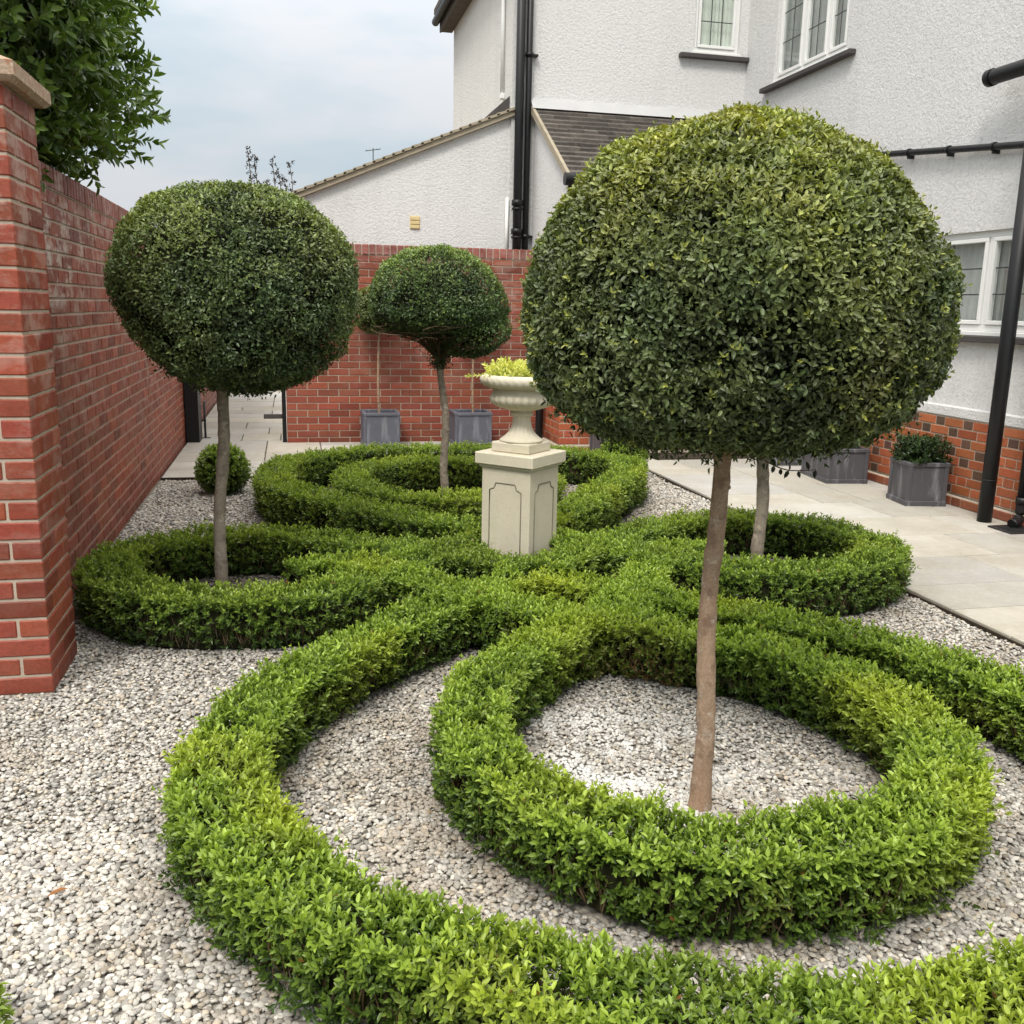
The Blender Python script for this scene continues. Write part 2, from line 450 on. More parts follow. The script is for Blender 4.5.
rp = wn('ValToRGB'); rp.color_ramp.elements[0].position = .34; rp.color_ramp.elements[0].color = (.86, .86, .86, 1)
rp.color_ramp.elements[1].position = .62; rp.color_ramp.elements[1].color = (1, 1, 1, 1); t.links.new(no.outputs['Fac'], rp.inputs['Fac'])
sx = wn('SeparateXYZ'); t.links.new(tc.outputs['Generated'], sx.inputs[0])
pw = wn('Math', operation='POWER'); pw.use_clamp = True; pw.inputs[1].default_value = 1.9
cl = wn('Math', operation='MAXIMUM'); cl.inputs[1].default_value = 0; t.links.new(sx.outputs['Z'], cl.inputs[0]); t.links.new(cl.outputs[0], pw.inputs[0])
mr = wn('MapRange'); mr.inputs['From Min'].default_value = 0.; mr.inputs['From Max'].default_value = 1.     # overcast: zenith far brighter than the horizon
mr.inputs['To Min'].default_value = .94; mr.inputs['To Max'].default_value = 5.6; t.links.new(pw.outputs[0], mr.inputs['Value'])
bg2 = wn('Background'); t.links.new(mr.outputs[0], bg2.inputs['Strength'])
rc = wn('ValToRGB'); rc.color_ramp.elements[0].position = .40; rc.color_ramp.elements[0].color = (.43, .585, .68, 1)
rc.color_ramp.elements[1].position = .60; rc.color_ramp.elements[1].color = (.70, .725, .76, 1); t.links.new(no.outputs['Fac'], rc.inputs['Fac'])
wm = wn('MixRGB'); wm.inputs['Color2'].default_value = (.70, .685, .66, 1); wm.use_clamp = False
el = wn('MapRange'); el.inputs['From Min'].default_value = .30; el.inputs['From Max'].default_value = .6; t.links.new(sx.outputs['Z'], el.inputs['Value'])
t.links.new(el.outputs[0], wm.inputs['Fac']); t.links.new(rc.outputs[0], wm.inputs['Color1']); t.links.new(wm.outputs[0], bg2.inputs['Color'])
ms = wn('MixShader'); t.links.new(rp.outputs[0], ms.inputs[0]); t.links.new(bg1.outputs[0], ms.inputs[1]); t.links.new(bg2.outputs[0], ms.inputs[2])
t.links.new(ms.outputs[0], out.inputs['Surface'])
sl = bpy.data.lights.new('sun', 'SUN'); sl.energy = 2.5; sl.angle = R(14); sl.color = (1, .955, .885)
so = bpy.data.objects.new('sun', sl); COL.objects.link(so)
sd = np.array([math.sin(SUN_AZ) * math.cos(SUN_EL), math.cos(SUN_AZ) * math.cos(SUN_EL), math.sin(SUN_EL)])
from mathutils import Vector
so.rotation_euler = Vector(sd).to_track_quat('Z', 'Y').to_euler()
SC.view_settings.view_transform = 'Standard'; SC.view_settings.look = 'None'; SC.view_settings.exposure = 0; SC.view_settings.gamma = 1
SC.render.engine = 'CYCLES'
try:
    SC.cycles.use_denoising = True; SC.cycles.denoiser = 'OPENIMAGEDENOISE'
    SC.cycles.max_bounces = 6; SC.cycles.transparent_max_bounces = 8
    SC.cycles.use_adaptive_sampling = True; SC.cycles.adaptive_threshold = .02
except Exception: pass

# ------------------------------------------------------------------ plan of the knot garden (metres)
def ell(cx, cy, rx, ry, n=28, ph=0):
    a = np.linspace(0, 2 * math.pi, n, endpoint=False) + ph
    return np.stack([cx + rx * np.cos(a), cy + ry * np.sin(a)], 1)
PLAN = dict(
 front_outer=([(1.12, 4.42), (.85, 4.19), (.6, 3.97), (.37, 3.75), (.15, 3.52), (-.03, 3.3), (-.16, 3.0), (-.225, 2.65), (-.17, 2.28), (.0, 1.99), (.28, 1.72), (.55, 1.53), (.85, 1.405), (1.2, 1.34), (1.6, 1.37), (1.95, 1.52), (2.25, 1.75), (2.45, 2.15), (2.53, 2.55), (2.47, 2.9), (2.3, 3.25), (2.03, 3.58), (1.8, 3.83), (1.5, 4.1), (1.17, 4.4)], False, .225, .27),
 front_ring=([(-.02, 4.72), (.15, 4.80), (.35, 4.70), (.52, 4.45), (.74, 4.14), (1.0, 3.87), (1.28, 3.66), (1.58, 3.44), (1.83, 3.15), (1.97, 2.82), (1.96, 2.46), (1.80, 2.15), (1.54, 1.965), (1.25, 1.915), (.96, 1.965), (.71, 2.15), (.56, 2.46), (.55, 2.82), (.68, 3.15), (.92, 3.44), (1.2, 3.68), (1.47, 3.95), (1.70, 4.32), (1.89, 4.66), (2.11, 4.81), (2.32, 4.74)], False, .235, .245),
 left_loop=([(1.12, 4.45), (.95, 4.68), (.75, 4.88), (.5, 5.02), (.2, 5.22), (-.1, 5.4), (-.4, 5.42), (-.68, 5.3), (-.88, 5.1), (-.92, 4.85), (-.82, 4.52), (-.6, 4.31), (-.3, 4.22), (0, 4.21), (.2, 4.29), (.42, 4.55), (.65, 4.75), (.9, 4.98), (1.08, 5.17)], False, .245, .27),
 right_loop=([(1.18, 4.45), (1.4, 4.65), (1.7, 4.92), (2.0, 5.18), (2.35, 5.40), (2.78, 5.43), (3.13, 5.22), (3.245, 4.88), (3.17, 4.52), (2.93, 4.27), (2.55, 4.18), (2.25, 4.24), (2.0, 4.42), (1.7, 4.72), (1.47, 4.97), (1.3, 5.17)], False, .255, .27),
 back_outer=([(1.08, 5.2), (.85, 5.4), (.6, 5.62), (.35, 5.95), (.08, 6.35), (-.1, 6.75), (-.15, 7.15), (-.08, 7.6), (.15, 8.0), (.55, 8.24), (1.0, 8.33), (1.5, 8.33), (2.0, 8.22), (2.45, 7.92), (2.68, 7.6), (2.66, 7.2), (2.38, 6.72), (2.06, 6.22), (1.76, 5.75), (1.48, 5.4), (1.28, 5.2)], False, .285, .27),
 back_ring=(ell(1.12, 6.90, .72, .80), True, .28, .26),
)
HEDGE_LABEL = dict(
 front_outer='large outer box hedge loop sweeping around the closest ring, cut by the bottom frame edge',
 front_ring='bright box hedge ring around the foreground trunk, its crossed tails curling past the pedestal',
 left_loop='dark green box hedge loop around the standard tree beside the long brick wall',
 right_loop='box hedge loop whose rounded end meets the paving on the right',
 back_outer='outer box hedge loop behind the pedestal, nearest the back brick wall',
 back_ring='inner box hedge ring around the small mushroom-headed tree behind the pedestal')
PATHS = {k: catmull(v[0], .03, v[1]) for k, v in PLAN.items()}

# ------------------------------------------------------------------ ground
mb = MB(); g = 900
mb.quad([(-g, -g, -.03), (g, -g, -.03), (g, g, -.03), (-g, g, -.03)])
tag(mb.build('ground', MT['earth']), kind='structure')
GX0, GX1, GY0, GY1 = -2.6, 3.286, -.6, 8.476
mb = MB(); nx, ny = 60, 90
xs = np.linspace(GX0, GX1, nx); ys = np.linspace(GY0, GY1, ny); X, Y = np.meshgrid(xs, ys)
Z = (vnoise(np.stack([X.ravel(), Y.ravel(), 0 * X.ravel()], 1), 2.3, 3) - .5) * .018 - .012
mb.add(np.stack([X.ravel(), Y.ravel(), Z], 1), np.stack([(np.arange(ny - 1)[:, None] * nx + np.arange(nx - 1)).ravel() + o for o in (0, 1, nx + 1, nx)], 1), 0, True)
tag(mb.build('gravel_bed', MT['gravel_base']), kind='structure')

def ico(sub):
    import bmesh
    b = bmesh.new(); bmesh.ops.create_icosphere(b, subdivisions=sub, radius=1)
    V = np.array([v.co[:] for v in b.verts]); F = np.array([[v.index for v in f.verts] for f in b.faces]); b.free(); return V, F
def pebbles(mb, P, rad, sub, col):
    n = len(P); V0, F0 = ico(sub); k = len(V0)
    sc = np.stack([rad * rng.uniform(.9, 1.35, n), rad * rng.uniform(.7, 1.0, n), rad * rng.uniform(.36, .60, n)], 1)
    A = rdir(n) * .34 + np.array([0, 0, 1.]); A = nrm(A); B = nrm(np.cross(A, rdir(n))); C = np.cross(A, B)
    V = V0[None] * (1 + .42 * (rng.random((n, k, 1)) - .5)) * sc[:, None]
    V = P[:, None] + V[..., 0:1] * B[:, None] + V[..., 1:2] * C[:, None] + V[..., 2:3] * A[:, None]
    F = F0[None] + (np.arange(n) * k)[:, None, None]
    mb.add(V.reshape(-1, 3), F.reshape(-1, 3), 0, True, np.repeat(col, k, 0))
allp = np.concatenate([PATHS[k] for k in PATHS])
def hedge_dist(P):
    out = np.empty(len(P))
    for i in range(0, len(P), 4000):
        out[i:i + 4000] = np.sqrt(((P[i:i + 4000, None, :2] - allp[None, ::2]) ** 2).sum(-1).min(1))
    return out
def gravel():
    mb = MB()
    def zone(y0, y1, dens, sub, rr):
        n = int(dens * (GX1 - GX0) * (y1 - y0))
        P = np.stack([rng.uniform(GX0 + .03, GX1 - .004, n), rng.uniform(y0, y1, n), np.zeros(n)], 1)
        P = P[seen(P)]
        P = P[~((P[:, 0] < -1.12) & (P[:, 1] > 3.75))]
        P = P[hedge_dist(P) > .085]
        n = len(P)
        P[:, 2] = (vnoise(P, 2.3, 3) - .5) * .018 - .004 + rng.uniform(-.005, .005, n)
        k = rng.random(n)[:, None]
        v = rng.normal(.42, .115, n).clip(.2, .8)[:, None]
        c = np.where(k < .55, v * np.array([1.03, .965, .86]), np.where(k < .78, v * np.array([.92, .88, .80]), np.where(k < .93, v * np.array([1.0, .86, .68]), v * np.array([.60, .55, .49]))))
        # darker near the hedges, bleached inside the front ring
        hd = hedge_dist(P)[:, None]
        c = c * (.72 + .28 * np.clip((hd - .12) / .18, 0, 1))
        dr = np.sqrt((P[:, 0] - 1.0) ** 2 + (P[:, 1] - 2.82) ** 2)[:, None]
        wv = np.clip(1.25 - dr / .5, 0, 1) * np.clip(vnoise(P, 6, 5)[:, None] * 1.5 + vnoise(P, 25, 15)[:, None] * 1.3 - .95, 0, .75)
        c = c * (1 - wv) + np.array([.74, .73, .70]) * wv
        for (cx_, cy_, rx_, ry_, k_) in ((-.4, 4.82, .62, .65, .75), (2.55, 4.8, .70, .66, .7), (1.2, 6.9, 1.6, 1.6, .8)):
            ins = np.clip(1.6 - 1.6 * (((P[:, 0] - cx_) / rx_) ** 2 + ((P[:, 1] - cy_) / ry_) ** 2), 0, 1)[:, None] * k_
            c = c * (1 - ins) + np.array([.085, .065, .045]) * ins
        dirt = np.clip(vnoise(P, 3.1, 9)[:, None] * 2 + vnoise(P, 14, 19)[:, None] * 1.4 - 1.9, 0, 1) * .5
        dirt = np.maximum(dirt, .75 * np.clip(1.2 - np.sqrt((P[:, 0:1] - 1.32) ** 2 + (P[:, 1:2] - 2.47) ** 2) / .13, 0, 1) * np.clip(vnoise(P, 30, 23)[:, None] * 2 - .5, 0, 1))
        c = c * (1 - dirt) + np.array([.27, .22, .16]) * dirt * 1.0
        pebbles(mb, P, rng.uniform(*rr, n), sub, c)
    zone(.4, 2.7, 10500, 2, (.0050, .0112))
    zone(2.7, 3.4, 9500, 1, (.0052, .0112))
    zone(3.4, 5.0, 6500, 1, (.0062, .0122))
    zone(5.0, GY1 - .03, 3400, 1, (.009, .0155))
    o = mb.build('gravel', MT['pebble'])
    tag(o, 'loose pale grey and cream pebble gravel between the hedges', 'gravel', kind='stuff')
gravel()

# paving
def paving():
    mb = MB()
    mb.quad([(3.30, 0, .0), (5.6, 0, .0), (5.6, 8.5, .0), (3.30, 8.5, .0)], 1)
    mb.quad([(-1.12, 8.5, .0), (5.6, 8.5, .0), (5.6, 24, .0), (-1.12, 24, .0)], 1)
    def field(x0, x1, y0, y1):
        y = y0
        while y < y1 - .02:
            d = min(random.choice([.56, .56, .84, .42]), y1 - y)
            if y1 - y - d < .15: d = y1 - y
            x = x0
            while x < x1 - .02:
                l = min(random.choice([.56, .84, .84, 1.1, .42]), x1 - x)
                if x1 - x - l < .15: l = x1 - x
                parts = [(y, d)] if d < .8 or random.random() < .6 else [(y, d / 2), (y + d / 2, d / 2)]
                for yy, dd in parts:
                    if yy + dd < 24:
                        tone = random.uniform(.80, 1.04); wm = random.uniform(-.010, .022)
                        c = np.array([.455 + wm, .438 + wm * .4, .40 - wm]) * tone
                        mb.boxes([(x + l / 2, yy + dd / 2, .002 + random.uniform(-.0015, .0015))], [(l / 2 - .0055, dd / 2 - .0055, .012)], .004, 0, c)
                x += l
            y += d
    field(3.32, 5.6, .6, 8.5)
    field(-1.12, 5.6, 8.5, 17)
    tag(mb.build('patio', [MT['slab'], MT['joint']]), kind='structure')
    mb = MB()
    mb.box((3.288, .4, -.03), (3.296, 8.48, .012), .001)
    mb.box((-1.12, 8.478, -.03), (3.288, 8.486, .012), .001)
    tag(mb.build('path_edging', MT['soil']), kind='structure')
paving()

# ------------------------------------------------------------------ foliage things
def mixc(a, b, t): return np.asarray(a) * (1 - t) + np.asarray(b) * t

def box_cols(lo, mid, hi, yel=.5, seed=0):
    def f(B, t, n):
        pn = vnoise(B, 2.6, 11 + seed)[:, None]; pf = vnoise(B, 14, 21)[:, None]
        hz = np.clip(B[:, 2:3] / .23, 0, 1.15) ** 1.1  # height tone: shade of the lower sides put into leaf colour, fresh tops lighter
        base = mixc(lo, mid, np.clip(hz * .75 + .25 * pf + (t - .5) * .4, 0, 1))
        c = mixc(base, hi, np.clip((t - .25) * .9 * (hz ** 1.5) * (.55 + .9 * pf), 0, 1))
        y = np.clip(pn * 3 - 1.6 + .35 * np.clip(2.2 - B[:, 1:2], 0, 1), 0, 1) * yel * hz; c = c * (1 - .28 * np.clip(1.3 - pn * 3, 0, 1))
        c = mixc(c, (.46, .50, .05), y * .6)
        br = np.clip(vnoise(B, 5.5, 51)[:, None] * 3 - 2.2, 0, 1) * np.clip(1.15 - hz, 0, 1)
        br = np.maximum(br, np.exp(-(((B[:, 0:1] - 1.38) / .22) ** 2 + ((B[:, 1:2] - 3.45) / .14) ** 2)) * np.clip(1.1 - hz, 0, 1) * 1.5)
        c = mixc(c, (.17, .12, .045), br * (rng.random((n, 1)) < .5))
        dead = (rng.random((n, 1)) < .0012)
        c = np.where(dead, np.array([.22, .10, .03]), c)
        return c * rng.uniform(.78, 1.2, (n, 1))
    return f

def hedge(name, dens, leaf, simple, lo, mid, hi, yel):
    pts, closed, H, W = PLAN[name]
    path = PATHS[name]; n = len(path)
    T = nrm(np.gradient(path, axis=0)) if not closed else nrm(np.roll(path, -1, 0) - np.roll(path, 1, 0))
    Nn = np.stack([T[:, 1], -T[:, 0]], 1)
    mb = MB()
    # dark twiggy core swept along the line
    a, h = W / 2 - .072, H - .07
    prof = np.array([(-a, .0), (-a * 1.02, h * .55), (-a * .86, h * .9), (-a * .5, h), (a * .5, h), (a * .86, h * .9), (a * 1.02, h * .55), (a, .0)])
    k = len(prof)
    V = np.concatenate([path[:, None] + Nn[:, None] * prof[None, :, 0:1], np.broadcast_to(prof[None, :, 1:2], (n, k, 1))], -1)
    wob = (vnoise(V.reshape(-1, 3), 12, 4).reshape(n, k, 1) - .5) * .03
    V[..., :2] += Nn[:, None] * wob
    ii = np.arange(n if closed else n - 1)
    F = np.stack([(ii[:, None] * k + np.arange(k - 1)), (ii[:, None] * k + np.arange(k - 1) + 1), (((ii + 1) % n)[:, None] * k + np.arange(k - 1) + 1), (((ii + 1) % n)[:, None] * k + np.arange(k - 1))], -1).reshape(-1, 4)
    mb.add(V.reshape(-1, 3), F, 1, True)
    # shoots over the skin (superellipse section), ends rounded off for open lines
    seglen = np.linalg.norm(np.roll(path, -1, 0) - path, axis=1)
    if not closed: seglen[-1] = 0
    Ltot = seglen.sum()
    m = int(dens * Ltot * (2 * H + W))
    cum = np.concatenate([[0], np.cumsum(seglen)])
    u = rng.random(m) * Ltot
    i = np.clip(np.searchsorted(cum, u) - 1, 0, n - 1)
    q = rng.random(m) * (2 * H + W)
    side = np.where(q < H, -1, np.where(q < H + W, 0, 1))
    xx = np.where(side == 0, q - H - W / 2, side * W / 2) ; zz = np.where(side == 0, H, np.where(side < 0, q, q - H - W))
    p = 9.0
    ex, ez = np.sign(xx) * (np.abs(xx) / (W / 2)) ** (p - 1) / (W / 2), (zz / H) ** (p - 1) / H
    sc = ((np.abs(xx) / (W / 2)) ** p + (np.clip(zz, 0, None) / H) ** p) ** (-1 / p)
    xx, zz = xx * sc, zz * sc
    base = path[i] + T[i] * ((u - cum[i])[:, None])
    P = np.stack([base[:, 0] + Nn[i, 0] * xx, base[:, 1] + Nn[i, 1] * xx, zz], 1)
    N2 = np.stack([Nn[i, 0] * ex, Nn[i, 1] * ex, ez], 1); N2 = nrm(N2)
    lump = (vnoise(P, 6, 2) - .5) * .05 + (vnoise(P, 20, 6) - .5) * .03
    depth = rng.uniform(-.05, .004, m)
    P = P + N2 * (lump + depth - .030)[:, None]
    P[:, 2] = np.maximum(P[:, 2], .012)
    A = N2 * .9 + np.array([0, 0, .75]) + rng.normal(0, .38, (m, 3))
    thin = (vnoise(P, 8, 31) < .22) & (P[:, 2] < H * .7) & (rng.random(m) < .55)
    P, A, N2 = P[~thin], A[~thin], N2[~thin]; m = len(P)
    tall = rng.random(m) < .08
    ln = rng.uniform(.030, .050, m) * np.where(tall, 1.5, 1)
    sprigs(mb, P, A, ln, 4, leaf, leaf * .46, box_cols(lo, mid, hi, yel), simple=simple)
    # bare brown stems low in the hedge, seen where the leaves are thin
    k2 = int(420 * Ltot); j = rng.integers(0, n, k2); sd_ = rng.choice([-1, 1], k2) * rng.uniform(W / 2 - .075, W / 2 - .035, k2)
    B2 = np.stack([path[j, 0] + Nn[j, 0] * sd_, path[j, 1] + Nn[j, 1] * sd_, rng.uniform(-.005, .06, k2)], 1)
    mb.leaves(B2, np.array([0, 0, 1.]) + rng.normal(0, .3, (k2, 3)), np.concatenate([Nn[j] * np.sign(sd_)[:, None], np.full((k2, 1), .2)], 1), rng.uniform(.06, .14, k2), rng.uniform(.003, .006, k2), np.array([.15, .105, .06]) * rng.uniform(.5, 1.3, (k2, 1)), simple=True)
    o = mb.build('box_hedge', [MT['leaf_box'], MT['core']], base=(path[:, 0].mean(), path[:, 1].mean(), 0))
    tag(o, HEDGE_LABEL[name], 'hedge', 'clipped box hedges of the knot garden')
LO, MID, HI = (.028, .058, .012), (.145, .242, .032), (.42, .54, .085)
LO2, MID2, HI2 = (.022, .048, .012), (.115, .195, .030), (.34, .45, .07)
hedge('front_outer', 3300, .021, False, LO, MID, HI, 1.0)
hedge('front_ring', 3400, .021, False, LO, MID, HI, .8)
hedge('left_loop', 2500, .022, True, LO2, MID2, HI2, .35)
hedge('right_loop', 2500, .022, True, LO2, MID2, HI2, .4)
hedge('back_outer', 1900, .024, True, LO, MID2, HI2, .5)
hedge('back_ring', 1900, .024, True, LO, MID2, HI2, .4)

def shell(n, c, r, ht, hb, pt, pb, lo=.86, hi=1.02, lump=.05, seed=0):
    """points through the outer shell of a clipped head; returns points and outward normals"""
    d = rdir(n); up_ = d[:, 2] > 0
    p = np.where(up_, pt, pb); hz = np.where(up_, ht, hb)
    k = (np.abs(d[:, 0] ** 2 + d[:, 1] ** 2) ** (p / 2) + np.abs(d[:, 2]) ** p) ** (-1 / p)
    S = d * k[:, None]
    N = np.stack([np.sign(S[:, 0]) * np.abs(S[:, 0]), S[:, 1], np.sign(S[:, 2]) * np.abs(S[:, 2]) ** (p - 1) * (r / hz)], 1); N = nrm(N)
    Q = S * np.stack([np.full(n, r), np.full(n, r), hz], 1)
    f = rng.uniform(0, 1, n) ** .55 * (hi - lo) + lo
    f = f + (vnoise(Q, 2.6, seed + 2) - .5) * lump * 1.1 + (vnoise(Q, 6, seed) - .5) * lump * 1.2 + (vnoise(Q, 18, seed + 1) - .5) * lump * .8
    return np.array(c) + Q * f[:, None], N, f
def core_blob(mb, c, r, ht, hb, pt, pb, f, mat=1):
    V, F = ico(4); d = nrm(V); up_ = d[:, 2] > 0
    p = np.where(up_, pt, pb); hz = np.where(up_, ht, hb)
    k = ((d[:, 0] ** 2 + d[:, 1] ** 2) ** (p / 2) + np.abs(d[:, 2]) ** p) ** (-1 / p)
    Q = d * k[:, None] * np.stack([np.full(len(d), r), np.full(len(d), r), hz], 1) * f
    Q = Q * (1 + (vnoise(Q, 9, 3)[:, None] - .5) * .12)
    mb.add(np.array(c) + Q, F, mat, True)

def crown(name, parent, c, r, ht, hb, pt, pb, n, leaf, lo, mid, hi, mats, simple=False, lump=.05, seed=0, coref=.84, tang=.55, warm=0.):
    mb = MB()
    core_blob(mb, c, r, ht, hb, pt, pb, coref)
    P, N, f = shell(n, c, r, ht, hb, pt, pb, lump=lump, seed=seed)
    # holes where the inside shows dark
    keep = rng.random(n) < np.clip(vnoise(P, 13, seed + 5) * 3.0 - .35 + (vnoise(P, 34, seed + 6) - .5) * 1.6, .22, 1)
    P, N, f = P[keep], N[keep], f[keep]; n = len(P)
    tv = nrm(np.cross(N, rdir(n)))
    D = tv * (tang + rng.uniform(0, .5, (n, 1))) + N * rng.uniform(.1, .9, (n, 1)) + np.array([0, 0, .18])
    U = N + rng.normal(0, .55, (n, 3)) + np.array([0, 0, .35])
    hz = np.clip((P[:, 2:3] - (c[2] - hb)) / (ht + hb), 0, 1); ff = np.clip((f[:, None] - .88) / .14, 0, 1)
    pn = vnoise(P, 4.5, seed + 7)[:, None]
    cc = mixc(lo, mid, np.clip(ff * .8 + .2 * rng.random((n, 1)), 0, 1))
    cc = mixc(cc, hi, np.clip((ff * 1.2 - .3) * np.clip(hz ** 2.8 * 1.35 + (pn - .55) * .8 + .04, 0, 1) * (.4 + .8 * rng.random((n, 1))), 0, 1))  # light on the head's top and shade deeper in, put into leaf colour
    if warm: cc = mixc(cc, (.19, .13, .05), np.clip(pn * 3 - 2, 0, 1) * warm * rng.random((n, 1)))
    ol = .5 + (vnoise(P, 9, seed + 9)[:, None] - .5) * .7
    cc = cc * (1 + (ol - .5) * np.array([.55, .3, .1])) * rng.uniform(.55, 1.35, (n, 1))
    sz = rng.uniform(.55, 1.3, n)
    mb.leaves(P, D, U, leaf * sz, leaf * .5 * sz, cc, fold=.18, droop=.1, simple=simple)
    # loose tip shoots breaking the clipped outline
    k = max(30, n // 260)
    P2, N2, _ = shell(k, c, r, ht, hb, pt, pb, .98, 1.01, lump, seed)
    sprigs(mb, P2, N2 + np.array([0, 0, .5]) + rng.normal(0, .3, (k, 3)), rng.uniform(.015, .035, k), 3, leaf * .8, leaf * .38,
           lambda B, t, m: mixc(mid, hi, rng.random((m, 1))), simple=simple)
    # ragged underside: short shoots hanging below the clipped line
    k = n // 420
    a_ = rng.uniform(0, 2 * math.pi, k); q_ = r * np.sqrt(rng.random(k)) * .9
    P3 = np.array(c) + np.stack([np.cos(a_) * q_, np.sin(a_) * q_, -hb * (1 - (q_ / r) ** pb) ** (1 / pb) + rng.uniform(0, .03, k)], 1)
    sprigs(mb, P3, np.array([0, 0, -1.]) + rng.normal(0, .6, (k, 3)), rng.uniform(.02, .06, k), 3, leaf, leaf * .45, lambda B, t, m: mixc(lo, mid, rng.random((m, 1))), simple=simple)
    return mb.build(name, mats, parent)

def trunk(parent, base, top, r0, r1, mat, flare=1.25, limbs=6, spread=.3, rise=.3, seed=0, wav=.012):
    mb = MB(); n = 60; tt = np.linspace(0, 1, n)
    b = np.array(base); tp = np.array(top)
    P = b + (tp - b) * tt[:, None]
    P[:, :2] += wav * np.stack([np.sin(tt * 7 + seed), np.cos(tt * 5.3 + seed * 2)], 1) * np.sin(tt * math.pi)[:, None]
    rr = r0 + (r1 - r0) * tt; rr = rr * (1 + (flare - 1) * np.exp(-tt * 16)); rr[-3:] *= np.array([1.05, 1.14, 1.2])
    for kz in range(4):
        kp = random.uniform(.15, .9); rr = rr * (1 + random.uniform(.05, .11) * np.exp(-((tt - kp) / .018) ** 2))
    mb.tube(P, rr, 20, 0, wob=.24, seed=seed)
    for kz in range(5):      # pruning scars
        kp = random.uniform(.12, .92); an = random.uniform(0, 6.28); j = int(kp * (n - 1)); dv = np.array([math.cos(an), math.sin(an), .15])
        mb.tube([P[j] + dv * rr[j] * .6, P[j] + dv * (rr[j] + .003)], [.010, .006], 8, 0)
    for i in range(limbs):
        a = 2 * math.pi * i / limbs + seed
        e = tp + np.array([math.cos(a) * spread, math.sin(a) * spread, rise * random.uniform(.7, 1.2)])
        L = np.stack([tp - np.array([0, 0, .03]), tp + (e - tp) * .3 + np.array([0, 0, .02]), tp + (e - tp) * .65, e])
        L = catmull(L, .03); mb.tube(L, np.linspace(r1 * .62, r1 * .2, len(L)), 8, 0)
    return mb.build('trunk', mat, parent)

# front tree
T1 = empty('topiary_tree', (1.195, 2.49, 0), 'largest standard tree with clipped dome head, in the foreground hedge ring', 'tree', 'lollipop topiary trees in the knot garden')
trunk(T1, (1.195, 2.49, -.02), (1.2, 2.5, 1.12), .029, .0245, MT['bark'], 1.4, 7, .35, .3, 1)
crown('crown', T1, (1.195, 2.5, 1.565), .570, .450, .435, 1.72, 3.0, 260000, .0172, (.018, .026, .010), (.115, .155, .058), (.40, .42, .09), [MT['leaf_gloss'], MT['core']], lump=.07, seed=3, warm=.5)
# left tree
T2 = empty('topiary_tree', (-.385, 4.85, 0), 'standard tree with round dark ball head beside the long brick wall', 'tree', 'lollipop topiary trees in the knot garden')
trunk(T2, (-.385, 4.85, -.02), (-.33, 4.85, 1.10), .031, .027, MT['bark_grey'], 1.15, 7, .35, .25, 2)
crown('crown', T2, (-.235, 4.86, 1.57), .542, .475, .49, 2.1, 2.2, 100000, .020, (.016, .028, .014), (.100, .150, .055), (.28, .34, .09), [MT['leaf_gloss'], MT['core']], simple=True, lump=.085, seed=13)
# back tree, mushroom head with bare twigs beneath
T3 = empty('topiary_tree', (1.10, 6.8, 0), 'small mushroom-headed standard tree with bare twigs showing, behind the pedestal on its left', 'tree', 'lollipop topiary trees in the knot garden')
trunk(T3, (1.10, 6.8, -.02), (1.035, 6.81, 1.10), .030, .024, MT['bark_grey'], 1.15, 0, seed=3, wav=.02)
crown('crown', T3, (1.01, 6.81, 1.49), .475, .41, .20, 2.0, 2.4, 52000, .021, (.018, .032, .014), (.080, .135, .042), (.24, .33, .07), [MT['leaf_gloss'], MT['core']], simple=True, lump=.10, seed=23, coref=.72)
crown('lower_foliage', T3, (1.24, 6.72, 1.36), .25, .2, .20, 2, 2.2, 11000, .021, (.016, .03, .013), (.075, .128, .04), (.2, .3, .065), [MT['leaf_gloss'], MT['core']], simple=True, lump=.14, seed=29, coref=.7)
mb = MB()
for i in range(150):
    a = random.uniform(0, 2 * math.pi); rr = .40 * math.sqrt(random.random()); s = np.array([1.035, 6.81, random.uniform(1.09, 1.22)])
    e = np.array([1.0 + math.cos(a) * rr, 6.81 + math.sin(a) * rr, 1.30 + random.uniform(-.02, .10)])
    mid_ = s + (e - s) * .45 + np.array([random.uniform(-.05, .05), random.uniform(-.05, .05), random.uniform(.0, .07)])
    L = catmull([s, mid_, e], .05); mb.tube(L, np.linspace(.008 if i < 25 else .004, .002, len(L)), 5, 0, cap=False)
for i in range(90):          # bare horizontal twigs under the left half
    a = random.uniform(0, 2 * math.pi); rr = random.uniform(.15, .42); z = 1.31 + random.uniform(-.03, .08); da = random.uniform(.4, 1.1) * random.choice((-1, 1))
    L = catmull([(1.0 + math.cos(a + da * k) * rr * (1 + .1 * k), 6.81 + math.sin(a + da * k) * rr * (1 + .1 * k), z + random.uniform(-.02, .02)) for k in (0, .5, 1)], .05)
    mb.tube(L, np.linspace(.004, .0015, len(L)), 5, 0, cap=False)
mb.build('branches', MT['twig'], T3)
mb = MB(); n = 1700
P = np.stack([rng.normal(0, 1, n), rng.normal(0, 1, n), rng.uniform(-.04, .2, n)], 1); P[:, :2] *= (.028 + np.clip(P[:, 2:3], 0, 1) * .42); P = P + np.array([1.035, 6.81, 1.10])
mb.leaves(P, rdir(n) + [0, 0, .3], rdir(n), rng.uniform(.012, .024, n), rng.uniform(.007, .012, n), mixc((.02, .04, .012), (.06, .10, .03), rng.random((n, 1))), simple=True)
mb.build('trunk_shoots', MT['leaf_gloss'], T3)
